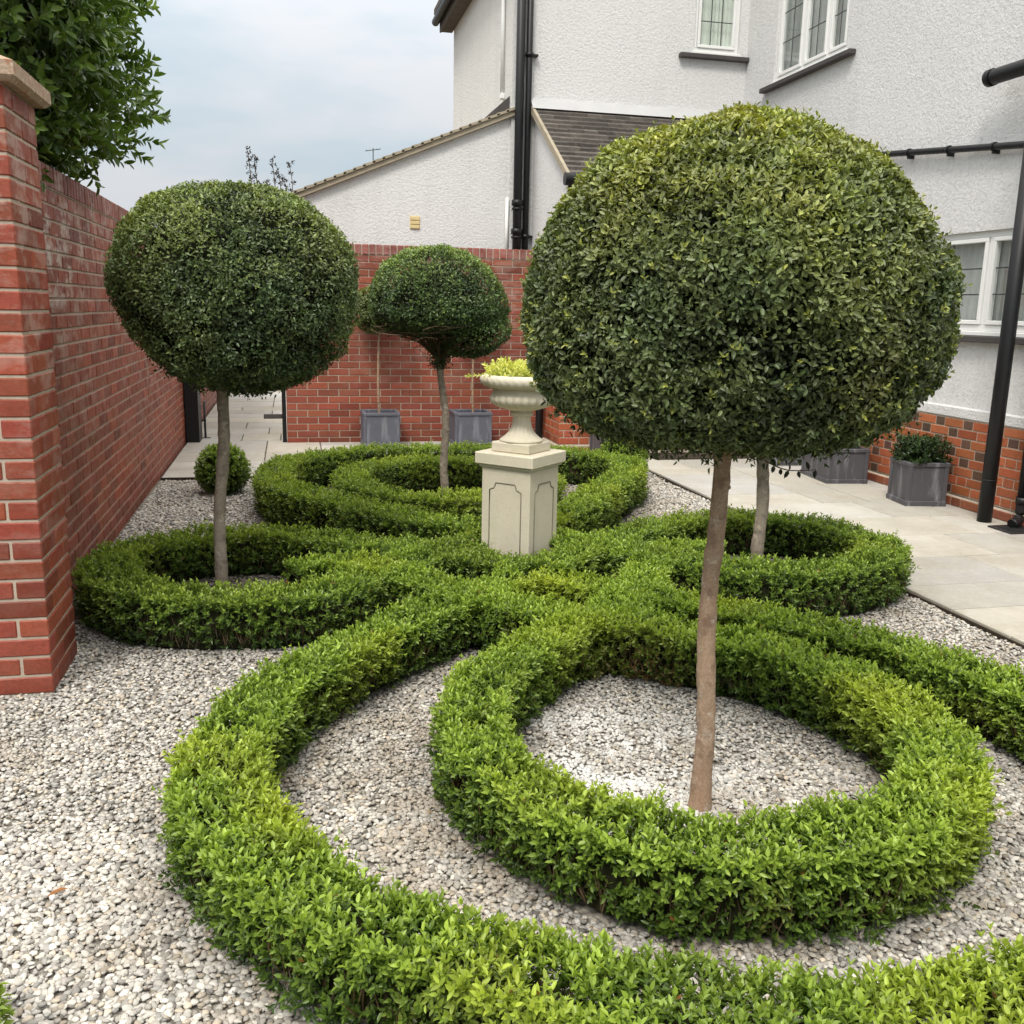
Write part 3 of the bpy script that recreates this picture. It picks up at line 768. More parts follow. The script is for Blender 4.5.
# right tree: its head stands behind the big one
T4 = empty('topiary_tree', (2.52, 4.72, 0), 'standard tree whose grey trunk rises from the right loop, head hidden behind the largest tree', 'tree', 'lollipop topiary trees in the knot garden')
trunk(T4, (2.52, 4.72, -.02), (2.50, 4.71, .98), .036, .030, MT['bark_grey'], 1.15, 6, .3, .25, 4)
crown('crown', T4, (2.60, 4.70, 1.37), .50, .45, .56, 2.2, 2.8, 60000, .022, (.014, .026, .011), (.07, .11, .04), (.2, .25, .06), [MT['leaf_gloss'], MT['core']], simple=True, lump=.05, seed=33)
# hanging twig with drooping leaves under the front head
mb = MB()
tw = catmull([(1.26, 2.48, 1.13), (1.32, 2.46, 1.085), (1.38, 2.44, 1.062), (1.455, 2.42, 1.066)], .02)
mb.tube(tw, np.linspace(.003, .0012, len(tw)), 6, 1, cap=False)
n = 11; i = np.linspace(2, len(tw) - 1, n).astype(int)
mb.leaves(tw[i], np.stack([rng.uniform(-.4, .4, n), rng.uniform(-.4, .4, n), np.where(np.arange(n) % 3 == 0, .6, -1.)], 1), rdir(n), rng.uniform(.02, .028, n), rng.uniform(.012, .015, n), np.broadcast_to([.020, .022, .012], (n, 3)))
mb.build('hanging_twig', [MT['leaf_gloss'], MT['twig']], T1)

# clipped balls
def ball(name, c, r, n, leaf, label, cat='shrub', group=None, cols=(LO2, MID2, HI2)):
    mb = MB(); cc = (c[0], c[1], r * .95)
    core_blob(mb, cc, r, r, r * .95, 2, 2.3, .82)
    P, N, f = shell(n, cc, r * .93, r * .93, r * .9, 2, 2.3, .86, .97, .06, 3)
    P[:, 2] = np.maximum(P[:, 2], .01)
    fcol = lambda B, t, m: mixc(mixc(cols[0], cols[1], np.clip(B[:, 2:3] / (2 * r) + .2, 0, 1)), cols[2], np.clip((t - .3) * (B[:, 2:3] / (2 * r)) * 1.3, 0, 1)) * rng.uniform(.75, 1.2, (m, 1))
    sprigs(mb, P, N + np.array([0, 0, .4]) + rng.normal(0, .35, (n, 3)), rng.uniform(.03, .05, n), 4, leaf, leaf * .46, fcol, simple=True)
    return tag(mb.build(name, [MT['leaf_box'], MT['core']], base=(c[0], c[1], 0)), label, cat, group)
ball('box_ball', (-.56, 7.82), .19, 900, .025, 'small clipped box ball on the gravel by the gateway paving')
ball('box_ball', (2.92, 8.1), .205, 900, .025, 'rounded box shrub at the far right end of the back hedge loop')
ball('box_shrub', (-.715, 1.75), .12, 420, .022, 'tip of a pale green shrub at the bottom left corner', cols=(LO, MID, HI))

# ------------------------------------------------------------------ brick work
def brick_cols(n, base=(.265, .068, .037), var=.2, odd=.08):
    v = rng.uniform(1 - var, 1 + var, (n, 1)); c = np.array(base) * v
    c = c * (1 + rng.normal(0, .05, (n, 3)))
    d = rng.random((n, 1)) < odd
    return np.where(d, c * np.array([.72, .68, .7]), c).clip(0, 1)
CH = .075
def lay(mb, axis, u0, u1, z0, rows, face, depth, out, bond='stretcher', cols=None, J=.010, S=.215, Hd=.1025, mat=0, phase=0, headers=None):
    """courses of bricks along axis (0=x,1=y) from u0 to u1; face = coordinate of the outer face, out = outward sign"""
    C, Hh, hd = [], [], []
    for r_ in range(rows):
        z = z0 + r_ * CH + CH / 2
        if bond == 'stretcher': seq = [(S, 0)]; off = -(S + J) / 2 if (r_ + phase) % 2 else 0
        else: seq = [(S, 0), (Hd, 1)]; off = -(S + Hd + 2 * J) / 2 if (r_ + phase) % 2 else 0
        u = u0 + off; k = 0
        while u < u1 - .002:
            l, ish = seq[k % len(seq)]; k += 1
            a, b = max(u, u0), min(u + l, u1)
            u += l + J
            if b - a < .018: continue
            pr = random.uniform(-.0012, .0016)
            cen = [0, 0, z]; hs = [0, 0, (CH - J) / 2 + random.uniform(-.0008, .0005)]
            cen[axis] = (a + b) / 2; hs[axis] = (b - a) / 2
            cen[1 - axis] = face - out * depth / 2 + out * pr; hs[1 - axis] = depth / 2
            C.append(cen); Hh.append(hs); hd.append(ish)
    C, Hh, hd = np.array(C), np.array(Hh), np.array(hd)
    cl = brick_cols(len(C)) if cols is None else cols(len(C), hd)
    mb.boxes(C, Hh, .0035, mat, cl, rz=rng.normal(0, .0016, len(C)))

# long left wall
LW = empty('brick_wall', (-1.13, 7.0, 0), 'long red brick garden wall with chalky upper courses along the left side', 'wall')
mb = MB()
mb.box((-1.33, 4.1, -.03), (-1.135, 18, 2.02), .001, 1)
lay(mb, 1, 4.18, 18.0, -.005, 27, -1.13, .10, 1, phase=1)
mb.build('wall_face', [MT['brick'], MT['mortar']], LW)
mb = MB()
n = int((18 - 4.2) / .075); yy = 4.24 + np.arange(n) * .075
mb.boxes(np.stack([np.full(n, -1.2325) + rng.uniform(-.002, .002, n), yy, np.full(n, 2.078)], 1), (.1075, .0325, .052), .004, 0, brick_cols(n, (.27, .08, .06)))
mb.box((-1.335, 4.2, 2.0205), (-1.13, 18, 2.121), .001, 1)
mb.build('coping', [MT['brick'], MT['mortar']], LW)

# pier
PR = empty('brick_pier', (-1.16, 3.99, 0), 'tall red brick pier with lichened stone cap at the left edge', 'pier')
px0, px1, py0, py1 = -1.385, -.935, 3.77, 4.20
mb = MB(); mb.box((px0 + .005, py0 + .005, -.03), (px1 - .005, py1 - .005, 2.214), .001, 1)
C, Hh = [], []
for r_ in range(29):
    z = -.005 + r_ * .0765 + .0765 / 2; hz = (.0765 - .01) / 2; J = .010; d = .1025
    ev = r_ % 2 == 0
    def run(axis, a, b, face, out, split):
        cuts = [a] + [a + s for s in split] + [b]
        for q in range(len(cuts) - 1):
            lo_, hi_ = cuts[q] + (J / 2 if q else 0), cuts[q + 1] - (J / 2 if q < len(cuts) - 2 else 0)
            c = [0, 0, z]; h = [0, 0, hz]
            c[axis] = (lo_ + hi_) / 2; h[axis] = (hi_ - lo_) / 2; c[1 - axis] = face - out * d / 2 + random.uniform(-.001, .001); h[1 - axis] = d / 2
            C.append(c); Hh.append(h)
    if ev:
        run(0, px0, px1, py0, -1, [.225]); run(0, px0, px1, py1, 1, [.225])
        run(1, py0 + d + J, py1 - d - J, px1, 1, []); run(1, py0 + d + J, py1 - d - J, px0, -1, [])
    else:
        run(1, py0, py1, px1, 1, [.215]); run(1, py0, py1, px0, -1, [.215])
        run(0, px0 + d + J, px1 - d - J, py0, -1, [.11]); run(0, px0 + d + J, px1 - d - J, py1, 1, [.11])
mb.boxes(C, Hh, .0045, 0, brick_cols(len(C), (.265, .060, .032), .16), rz=rng.normal(0, .0018, len(C)))
mb.build('shaft', [MT['brick_pier'], MT['mortar']], PR)
mb = MB()
a0, a1, b0, b1 = px0 - .05, px1 + .05, py0 - .05, py1 + .05; cx, cy = (a0 + a1) / 2, (b0 + b1) / 2
V = [(a0 + .02, b0 + .02, 2.215), (a1 - .02, b0 + .02, 2.215), (a1 - .02, b1 - .02, 2.215), (a0 + .02, b1 - .02, 2.215),
     (a0, b0, 2.232), (a1, b0, 2.232), (a1, b1, 2.232), (a0, b1, 2.232), (a0, b0, 2.278), (a1, b0, 2.278), (a1, b1, 2.278), (a0, b1, 2.278),
     (cx - .1, cy - .1, 2.355), (cx + .1, cy - .1, 2.355), (cx + .1, cy + .1, 2.355), (cx - .1, cy + .1, 2.355)]
F = [[3, 2, 1, 0], [12, 13, 14, 15]]
for k in (0, 4, 8): F += [[k + i, k + (i + 1) % 4, k + 4 + (i + 1) % 4, k + 4 + i] for i in range(4)]
mb.add(V, F); mb.build('cap_stone', MT['capstone'], PR)

# back wall
BW = empty('brick_wall', (1.3, 10.6, 0), 'lower red brick wall across the back between the gateway and the house', 'wall')
mb = MB(); mb.box((-.06, 10.557, -.03), (2.715, 10.76, 2.02), .001, 1)
lay(mb, 0, -.065, 2.714, -.005, 27, 10.55, .1, -1, 'stretcher', lambda n, hd: brick_cols(n, (.27, .072, .042), .16))
lay(mb, 1, 10.655, 10.77, -.005, 27, -.066, .1, -1)
mb.build('wall_face', [MT['brick_back'], MT['mortar']], BW)
mb = MB(); n = int(2.775 / .075); xx = -.03 + np.arange(n) * .075
mb.boxes(np.stack([xx, np.full(n, 10.655) + rng.uniform(-.003, .003, n), np.full(n, 2.078)], 1), (.0325, .1125, .053), .006, 0, brick_cols(n, (.27, .085, .065)))
mb.box((-.06, 10.55, 2.0205), (2.713, 10.762, 2.122), .001, 1)
mb.build('coping', [MT['brick_back'], MT['mortar']], BW)

# gate posts
GP = empty('gate_post', (-1.05, 10.75, 0), 'broad black gate post with drop bolt at the end of the long left wall', 'gate post')
mb = MB(); mb.box((-1.125, 10.63, 0), (-.985, 10.98, 2.0), .006); mb.build('post', MT['black'], GP)
mb = MB(); mb.tube([(-.955, 11.0, .02), (-.955, 11.0, .42)], .012, 8); mb.box((-.985, 10.985, .0), (-.90, 11.02, .02), .003); mb.box((-.985, 10.99, .2), (-.94, 11.01, .22), .002)
mb.build('drop_bolt', MT['black_iron'], GP)
GP2 = empty('gate_post', (-.10, 10.6, 0), 'slim black gate post with latch tongue against the back wall end', 'gate post')
mb = MB(); mb.box((-.115, 10.57, 0), (-.072, 10.66, 2.0), .004); mb.build('post', MT['black'], GP2)
mb = MB(); mb.box((-.31, 10.60, .27), (-.115, 10.62, .32), .003); mb.build('latch', MT['dark_sill'], GP2)

# ------------------------------------------------------------------ pedestal, urn
PC = (1.205, 4.985)
PD = empty('pedestal', (*PC, 0), 'square cream stone pedestal with panelled faces at the centre of the hedges', 'pedestal')
q45 = R(45)
mb = MB(); s = .152
mb.boxes([(*PC, .33)], [(s, s, .33)], .004, rz=q45)
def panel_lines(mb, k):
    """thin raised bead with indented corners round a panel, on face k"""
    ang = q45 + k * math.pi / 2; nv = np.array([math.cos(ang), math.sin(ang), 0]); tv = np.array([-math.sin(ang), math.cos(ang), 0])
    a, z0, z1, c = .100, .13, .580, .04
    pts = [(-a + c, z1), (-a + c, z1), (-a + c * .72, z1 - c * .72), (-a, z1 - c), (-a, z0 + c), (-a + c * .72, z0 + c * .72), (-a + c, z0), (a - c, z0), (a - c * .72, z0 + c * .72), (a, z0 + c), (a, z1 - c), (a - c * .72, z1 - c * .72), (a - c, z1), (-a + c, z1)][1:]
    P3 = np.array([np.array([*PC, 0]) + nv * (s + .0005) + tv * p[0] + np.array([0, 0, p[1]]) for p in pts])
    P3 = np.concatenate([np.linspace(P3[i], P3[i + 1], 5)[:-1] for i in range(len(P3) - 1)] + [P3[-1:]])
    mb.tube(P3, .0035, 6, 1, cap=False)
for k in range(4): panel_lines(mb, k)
mb.build('shaft', [MT['stone'], MT['groove_shade_dirt']], PD)
mb = MB()
mb.boxes([(*PC, .668)], [(s + .012, s + .012, .0085)], .004, rz=q45)
mb.boxes([(*PC, .709)], [(s + .030, s + .030, .032)], .005, rz=q45)
mb.build('cap', MT['stone'], PD)
UR = empty('garden_urn', (*PC, .741), 'wide-rimmed stone urn with fluted bowl standing on the pedestal', 'urn')
mb = MB(); mb.boxes([(*PC, .768)], [(.118, .118, .027)], .006, rz=q45)
mb.build('foot', MT['stone'], UR)
mb = MB()
mb.lathe((*PC, 0), [(.0, .796), (.118, .796), (.118, .804), (.112, .808), (.098, .818), (.080, .832), (.064, .852), (.054, .878), (.049, .905), (.048, .925), (.049, .934), (.060, .937), (.062, .945), (.060, .953), (.054, .957), (.066, .962), (.0, .97)], 56, lobes=lambda th, z: 1 + np.where((z > .83) & (z < .93), .035, 0) * np.cos(th * 14))
mb.build('stem', MT['stone'], UR)
mb = MB()
gad = lambda th, z: 1 + .06 * np.abs(np.sin(th * 12)) * np.clip((1.06 - z) / .05, 0, 1) * np.clip((z - .965) / .02, 0, 1)
mb.lathe((*PC, 0), [(.0, .963), (.07, .963), (.10, .972), (.135, .985), (.160, 1.005), (.170, 1.025), (.168, 1.045), (.160, 1.058), (.156, 1.075), (.160, 1.095), (.175, 1.108)], 144, lobes=gad)
mb.build('bowl', MT['stone'], UR)
mb = MB()
rim = lambda th, z: 1 + .016 * np.sin(th * 34 + z * 150) * np.clip((z - 1.083) / .02, 0, 1) * np.clip((1.15 - z) / .02, 0, 1)
mb.lathe((*PC, 0), [(.160, 1.082), (.188, 1.085), (.210, 1.094), (.224, 1.110), (.229, 1.126), (.226, 1.142), (.214, 1.153), (.194, 1.153), (.184, 1.14), (.178, 1.10), (.15, 1.07), (.0, 1.06)], 180, lobes=rim)
mb.build('rim', MT['stone'], UR)
mb = MB(); n = 420
P = np.array([*PC, 1.10]) + np.stack([rng.normal(0, .075, n).clip(-.15, .15), rng.normal(0, .075, n).clip(-.15, .15), rng.uniform(.0, .06, n)], 1)
fc = lambda B, t, m: mixc((.34, .42, .10), (.76, .73, .22), rng.random((m, 1)) * .6 + .4 * t) * rng.uniform(.8, 1.15, (m, 1))
out_ = P - np.array([*PC, 1.02])
sprigs(mb, P, out_ * 3 + np.array([0, 0, .7]) + rng.normal(0, .35, (n, 3)), rng.uniform(.03, .09, n), 4, .028, .013, fc, 60, 35)
# one trailing shoot hanging over the left of the rim
tr = catmull([(PC[0] - .17, PC[1] - .08, 1.16), (PC[0] - .24, PC[1] - .11, 1.155), (PC[0] - .31, PC[1] - .13, 1.15)], .02)
sprigs(mb, tr, np.tile([[-1., -.4, .2]], (len(tr), 1)), np.full(len(tr), .02), 2, .022, .013, fc)
mb.lathe((*PC, 0), [(.0, 1.115), (.176, 1.115), (.178, 1.10)], 24, mat=1)
tag(mb.build('trailing_plant', [MT['leaf_box'], MT['soil']], base=(*PC, 1.10)), 'yellow-green trailing plant filling the stone urn', 'plant')

# ------------------------------------------------------------------ planters
def planter(c, w, d, h, rz, label, mat, group='square faux-lead planters'):
    o = empty('planter', (c[0], c[1], 0), label, 'planter', group)
    cs, sn = math.cos(rz), math.sin(rz)
    def B(mb, x, y, z, hx, hy, hz, bev=.004, mt=0):
        mb.boxes([(c[0] + x * cs - y * sn, c[1] + x * sn + y * cs, z)], [(hx, hy, hz)], bev, mt, rz=rz)
    mb = MB(); t_ = .022
    for sx in (-1, 1):
        B(mb, sx * (w / 2 - t_ / 2 - .008), 0, h / 2, t_ / 2, d / 2 - .008, h / 2 - .01)
        B(mb, 0, sx * (d / 2 - t_ / 2 - .008), h / 2, w / 2 - t_ - .008, t_ / 2, h / 2 - .01)
    # raised corner and edge mouldings round each face
    for sx in (-1, 1):
        for sy in (-1, 1):
            B(mb, sx * (w / 2 - .016), sy * (d / 2 - .016), h / 2, .017, .017, h / 2 - .03, .004)
    mb.build('body', mat, o)
    mb = MB()
    for sx in (-1, 1):
        B(mb, sx * (w / 2 - .014), 0, h - .017, .020, d / 2 + .006, .017, .005); B(mb, 0, sx * (d / 2 - .014), h - .0172, w / 2 - .034, .020, .0165, .005)
    mb.build('rim', mat, o)
    mb = MB()
    for sx in (-1, 1):
        B(mb, sx * (w / 2 - .012), 0, .028, .019, d / 2 + .007, .028, .006); B(mb, 0, sx * (d / 2 - .012), .0278, w / 2 - .031, .019, .0275, .006)
    mb.build('base_moulding', mat, o)
    mb = MB(); B(mb, 0, 0, h - .06, w / 2 - t_ - .01, d / 2 - t_ - .01, .02, .004); mb.build('soil', MT['soil'], o)
    return o
planter((.915, 10.30), .385, .385, .385, 0, 'square grey planter against the back wall, left of the mushroom-headed tree trunk', MT['leadbox'])
planter((1.905, 10.29), .405, .385, .385, 0, 'square grey planter against the back wall between the tree trunk and the urn', MT['leadbox'])
planter((3.23, 9.30), .39, .39, .40, 0, 'tall grey planter by the house corner, partly hidden behind the shrub', MT['leadbox_dark'])
planter((4.86, 8.72), .34, .34, .36, R(-4), 'far grey planter on the paving, seen just under the largest head', MT['leadbox_dark'])
planter((4.88, 7.82), .38, .56, .33, R(-6), 'long grey trough planter against the brick plinth', MT['leadbox_dark'])
planter((4.955, 6.70), .33, .33, .365, R(-9), 'square grey planter with bushy plant near the black pole', MT['leadbox_dark'])

def potted(c, z0, label, r=.24, zc=1.42, seed=1, cols=((.03, .05, .015), (.08, .12, .03), (.22, .26, .06)), n=9000):
    o = empty('potted_tree', (c[0], c[1], z0), label, 'tree', 'slender potted standards by the back wall')
    mb = MB(); L = catmull([(c[0], c[1], z0), (c[0] - .01, c[1], z0 + .4), (c[0] + .005, c[1], zc - r * .5), (c[0], c[1], zc)], .05)
    mb.tube(L, np.linspace(.014, .010, len(L)), 8, wob=.1); mb.build('trunk', MT['bark'], o)
    crown('crown', o, (c[0], c[1], zc), r, r * .95, r * .9, 2.1, 2.3, n, .026, *cols, [MT['leaf_gloss'], MT['core']], simple=True, lump=.1, seed=seed)
potted((.905, 10.28), .33, 'thin-stemmed potted tree in the planter left of the mushroom-headed tree', .26, 1.45, 41, n=8000)
potted((1.93, 10.27), .33, 'thin-stemmed potted tree in the planter between trunk and urn', .22, 1.40, 45, n=6000)
def pot_bush(c, z, r, n, label, h=.26):
    mb = MB(); P = np.array([c[0], c[1], z]) + np.stack([rng.normal(0, r * .42, n).clip(-r * .75, r * .75), rng.normal(0, r * .42, n).clip(-r * .75, r * .75), rng.uniform(0, h, n)], 1)
    A = (P - np.array([c[0], c[1], z - .05])) * 3 + [0, 0, .5]
    sprigs(mb, P, A + rng.normal(0, .3, (n, 3)), rng.uniform(.03, .06, n), 4, .03, .014, lambda B, t, m: mixc((.014, .03, .010), (.06, .10, .026), rng.random((m, 1)) * t * 1.4), simple=True)
    tag(mb.build('potted_shrub', MT['leaf_gloss'], base=(c[0], c[1], z)), label, 'shrub')
pot_bush((4.955, 6.70), .34, .20, 700, 'dark rounded leafy shrub in the square planter near the black pole', .17)
pot_bush((4.88, 7.82), .30, .28, 420, 'low dark shrub spilling from the long trough planter', .16)

# ------------------------------------------------------------------ house
HS = empty('house', (4.5, 11.0, 0), 'pale grey roughcast house with leaded white windows and brick plinth', 'house')
WX, RY = 5.245, 11.0
def wall_quads(mb, ax, pos, u0, u1, z0, z1, holes, depth, inward, mat=0):
    """vertical wall in the plane axis ax = pos, with rectangular holes (u0,u1,z0,z1) and their reveals"""
    us = sorted({u0, u1, *[h for q in holes for h in q[:2]]}); zs = sorted({z0, z1, *[h for q in holes for h in q[2:]]})
    o = 1 - ax
    def pt(u, z, dd=0):
        p = [0, 0, z]; p[ax] = pos + inward * dd; p[o] = u; return p
    for a, b in zip(us[:-1], us[1:]):
        for c, d in zip(zs[:-1], zs[1:]):
            if any(h[0] < (a + b) / 2 < h[1] and h[2] < (c + d) / 2 < h[3] for h in holes): continue
            mb.quad([pt(a, c), pt(b, c), pt(b, d), pt(a, d)], mat)
    for h in holes:
        for (a, b) in (((h[0], h[2]), (h[1], h[2])), ((h[1], h[2]), (h[1], h[3])), ((h[1], h[3]), (h[0], h[3])), ((h[0], h[3]), (h[0], h[2]))):
            mb.quad([pt(*a), pt(*b), pt(*b, depth), pt(*a, depth)], mat)

def window(name, ax, pos, inward, u0, u1, z0, z1, lights, cols, rows, parent, cur=(.0, 1.), dark=False, sill=True, open_first=False):
    """white casement window: outer frame, sashes, leaded glass, curtain and room behind. lights = list of u cuts"""
    o = 1 - ax
    def bx(mb, ua, ub, za, zb, da, db, bev=.004, mat=0):
        a = [0, 0, za]; b = [0, 0, zb]; a[o], b[o] = ua, ub; a[ax], b[ax] = pos + inward * da, pos + inward * db
        mb.box([min(p, q) for p, q in zip(a, b)], [max(p, q) for p, q in zip(a, b)], bev, mat)
    fr = MB(); f = .048; d0, d1 = .035, .085
    bx(fr, u0, u1, z1 - f, z1, d0, d1); bx(fr, u0, u1, z0, z0 + f, d0, d1)
    cuts = [u0, *lights, u1]
    bx(fr, u0, u0 + f, z0 + f, z1 - f, d0, d1); bx(fr, u1 - f, u1, z0 + f, z1 - f, d0, d1)
    for c in lights: bx(fr, c - f * .55, c + f * .55, z0 + f, z1 - f, d0, d1)
    F = fr.build('window', MT['white_upvc'], parent)
    for k in range(len(cuts) - 1):
        a, b = cuts[k] + (f if k == 0 else f * .55), cuts[k + 1] - (f if k == len(cuts) - 2 else f * .55)
        sm = MB(); g_ = .032; e0, e1 = .018, .07
        a += .003; b -= .003; c, d = z0 + f + .003, z1 - f - .003
        bx(sm, a, b, d - g_, d, e0, e1); bx(sm, a, b, c, c + g_, e0, e1); bx(sm, a, a + g_, c + g_, d - g_, e0, e1); bx(sm, b - g_, b, c + g_, d - g_, e0, e1)
        sm.build('sash', MT['white_upvc'], F)
        pm = MB(); a2, b2, c2, d2 = a + g_, b - g_, c + g_, d - g_
        bx(pm, a2, b2, c2, d2, .045, .05, .0005, 0)
        for i in range(1, cols): u = a2 + (b2 - a2) * i / cols; bx(pm, u - .005, u + .005, c2, d2, .040, .0449, .001, 1)
        for i in range(1, rows): z = c2 + (d2 - c2) * i / rows; bx(pm, a2, b2, z - .005, z + .005, .0405, .0448, .001, 1)
        pm.build('pane', [MT['glass'], MT['lead_came']], F)
    # curtain: a pleated sheet
    cm = MB(); n = 90; us = np.linspace(u0 + f, u0 + f + (u1 - u0 - 2 * f) * cur[1], n)
    dep = .105 + .012 * np.sin(np.arange(n) * 1.9) + .006 * np.sin(np.arange(n) * .7)
    V = np.zeros((2 * n, 3)); V[:n, o] = us; V[n:, o] = us; V[:n, ax] = pos + inward * dep; V[n:, ax] = pos + inward * dep; V[:n, 2] = z0; V[n:, 2] = z1
    cm.add(V, [[i, i + 1, n + i + 1, n + i] for i in range(n - 1)], 0, True); cm.build('curtain', MT['curtain'] if not dark else MT['curtain_dim'], F)
    rm = MB(); bx(rm, u0 - .1, u1 + .1, z0 - .1, z1 + .1, .5, .52, .001); rm.build('room_back', MT['room'], F)
    if sill:
        s_ = MB(); bx(s_, u0 - .02, u1 + .02, z0 - .035, z0 - .001, -.02, .06, .004); s_.build('ledge', MT['white_upvc'], F)
        s_ = MB(); bx(s_, u0 - .18, u1 + .18, z0 - .085, z0 - .036, -.075, .0, .006); s_.build('sill', MT['dark_sill'], F)
    return F
MT['curtain_dim'] = simple_mat('dim net curtain', (.42, .42, .41), .9, .1, .3, 6)

# wing wall (faces the garden, runs along Y)
HU = (8.86, 10.30, 3.985, 5.35); HL = (5.35, 7.5, 1.40, 2.16)
mb = MB(); wall_quads(mb, 0, WX, 1.5, RY, .72, 7.0, [HU, HL], .12, 1)
mb.box((WX - .046, 1.5, .7095), (WX - .0005, RY - .0, .80), .012)          # bell-mouth drip above the plinth
mb.build('wing_wall', MT['render'], HS)
window('w', 0, WX, 1, *HU, [9.25, 9.74], 2, 4, HS, dark=True)
window('w', 0, WX, 1, *HL, [5.95, 6.57], 2, 3, HS, dark=True)
# rear wall (faces the camera)
HR = (4.58, 5.14, 4.42, 5.6)
mb = MB(); wall_quads(mb, 1, RY, 2.46, WX, 0, 7.0, [HR], .12, 1)
mb.build('rear_wall', MT['render'], HS)
window('w', 1, RY, 1, *HR, [], 3, 4, HS)
# upper side wall running back from the corner, with its eaves
SY1 = 15.0
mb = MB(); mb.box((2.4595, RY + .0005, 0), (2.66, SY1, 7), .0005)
mb.build('side_wall', MT['render_side_lit'], HS)
mb = MB(); mb.box((2.29, RY - .3, 5.47), (2.455, SY1 + .12, 5.50), .003); mb.box((2.265, RY - .3, 5.46), (2.289, SY1 + .12, 5.66), .003)
mb.build('soffit', MT['tile'], HS)
mb = MB(); mb.tube([(2.205, RY - .3, 5.60), (2.205, SY1 + .13, 5.60)], .056, 14)
mb.build('eaves_gutter', MT['black'], HS)
mb = MB(); mb.prism([(2.18, 5.69), (4.6, 7.55), (4.6, 7.65), (2.18, 5.77)], 1, RY - .3, SY1 + .12); mb.build('main_roof', MT['tile'], HS)
# lean-to on the left
mb = MB(); mb.prism([(.06, 0), (2.459, 0), (2.459, 3.58), (.06, 2.585)], 1, RY + .03, RY + 4.5)
mb.build('side_extension_wall', MT['render'], HS)
mb = MB(); k = (3.58 - 2.585) / (2.459 - .06)
vz = lambda x: 2.585 + k * (x - .06)
x0, x1 = -.03, 2.50
mb.prism([(x0, vz(x0) + .002), (x1, vz(x1) + .002), (x1, vz(x1) + .055), (x0, vz(x0) + .055)], 1, RY - .03, RY + 4.5, 0)   # cream undercloak
n = 24
for i in range(n):                       # overlapping tile ends
    a = x0 + (x1 - x0) * i / n; b = x0 + (x1 - x0) * (i + 1.25) / n
    mb.prism([(a, vz(a) + .062), (b, vz(b) + .056), (b, vz(b) + .080), (a, vz(a) + .094)], 1, RY - .05, RY + 4.5, 1)
mb.build('side_extension_roof', [MT['cream'], MT['tile_pale'] if 'tile_pale' in MT else MT['cream']], HS)
mb = MB(); mb.prism([(2.2, vz(2.2) + .10), (2.458, vz(2.458) + .10), (2.458, vz(2.458) + .24), (2.2, vz(2.2) + .12)], 1, RY + .1, RY + .34)
mb.build('abutment_flashing', MT['dark_sill'], HS)
mb = MB()
for i in range(3): mb.box((1.335, RY + .012, 2.345 + i * .045), (1.435, RY + .029, 2.382 + i * .045), .003)
mb.box((1.33, RY + .022, 2.34), (1.44, RY + .0295, 2.48), .001)
mb.build('air_vent', MT['vent'], HS)
mb = MB(); ax_, ay_ = 1.11, RY + 2.2
mb.tube([(ax_, ay_, 2.9), (ax_, ay_, 3.50)], .007, 6)
mb.tube([(ax_ - .10, ay_, 3.46), (ax_ + .1, ay_ + .05, 3.50)], .005, 6)
for i in range(5):
    x = ax_ - .09 + i * .045; mb.tube([(x, ay_ - .06, 3.465 + i * .008), (x + .01, ay_ + .06, 3.475 + i * .008)], .003, 5)
mb.build('aerial', MT['black_iron'], HS)
# ground floor projection with tiled roof
QX, QY = 2.72, 9.55
mb = MB()
mb.prism([(QY, .12), (RY, .12), (RY, 3.66), (QY, 2.83)], 0, QX, QX + .2)
dr = (3.55, 4.75, .19, 2.3)
wall_quads(mb, 1, QY, QX + .2, WX, .12, 2.75, [dr], .1, 1)
mb.build('projection_wall', MT['render'], HS)
mb = MB(); rs = (3.70 - 2.86) / (RY - QY)
rz_ = lambda y: 2.86 + rs * (y - QY)
y0 = QY - .16; n = 15
for i in range(n):
    a = y0 + (RY - y0) * i / n; b = y0 + (RY - y0) * (i + 1) / n
    x = QX - .02 - (.08 if i % 2 else 0)
    while x < WX - .01:
        xa, xb = max(x, QX - .02) + .0015, min(x + .165, WX) - .0015; x += .165
        if xb - xa < .02: continue
        dz = random.uniform(-.004, .004); tc_ = np.array([.10, .088, .076]) * random.uniform(.6, 1.25)
        V = [(xa, a, rz_(a) + .044 + dz), (xb, a, rz_(a) + .044 + dz), (xb, b + .03, rz_(b) + .024), (xa, b + .03, rz_(b) + .024), (xa, a, rz_(a) + .012), (xb, a, rz_(a) + .012), (xb, b + .03, rz_(b) + .004), (xa, b + .03, rz_(b) + .004)]
        mb.add(V, [[0, 1, 2, 3], [4, 5, 1, 0], [0, 3, 7, 4], [1, 5, 6, 2]], 0, False, tc_)
mb.quad([(QX - .015, y0 + .01, rz_(y0)), (WX, y0 + .01, rz_(y0)), (WX, RY, rz_(RY) - .01), (QX - .015, RY, rz_(RY) - .01)], 0, (.02, .02, .02))
mb.build('projection_roof', MT['tile_attr'], HS)
mb = MB(); mb.prism([(y0, rz_(y0) - .045), (RY, rz_(RY) - .045), (RY, rz_(RY) + .035), (y0, rz_(y0) + .035)], 0, QX - .055, QX - .021); mb.build('verge', MT['cream'], HS)
mb = MB(); mb.prism([(RY - .14, rz_(RY - .14) + .045), (RY - .002, rz_(RY) + .045), (RY - .002, rz_(RY) + .095), (RY - .02, rz_(RY) + .095)], 0, QX - .05, WX - .001); mb.build('flashing', MT['lead_flash'], HS)
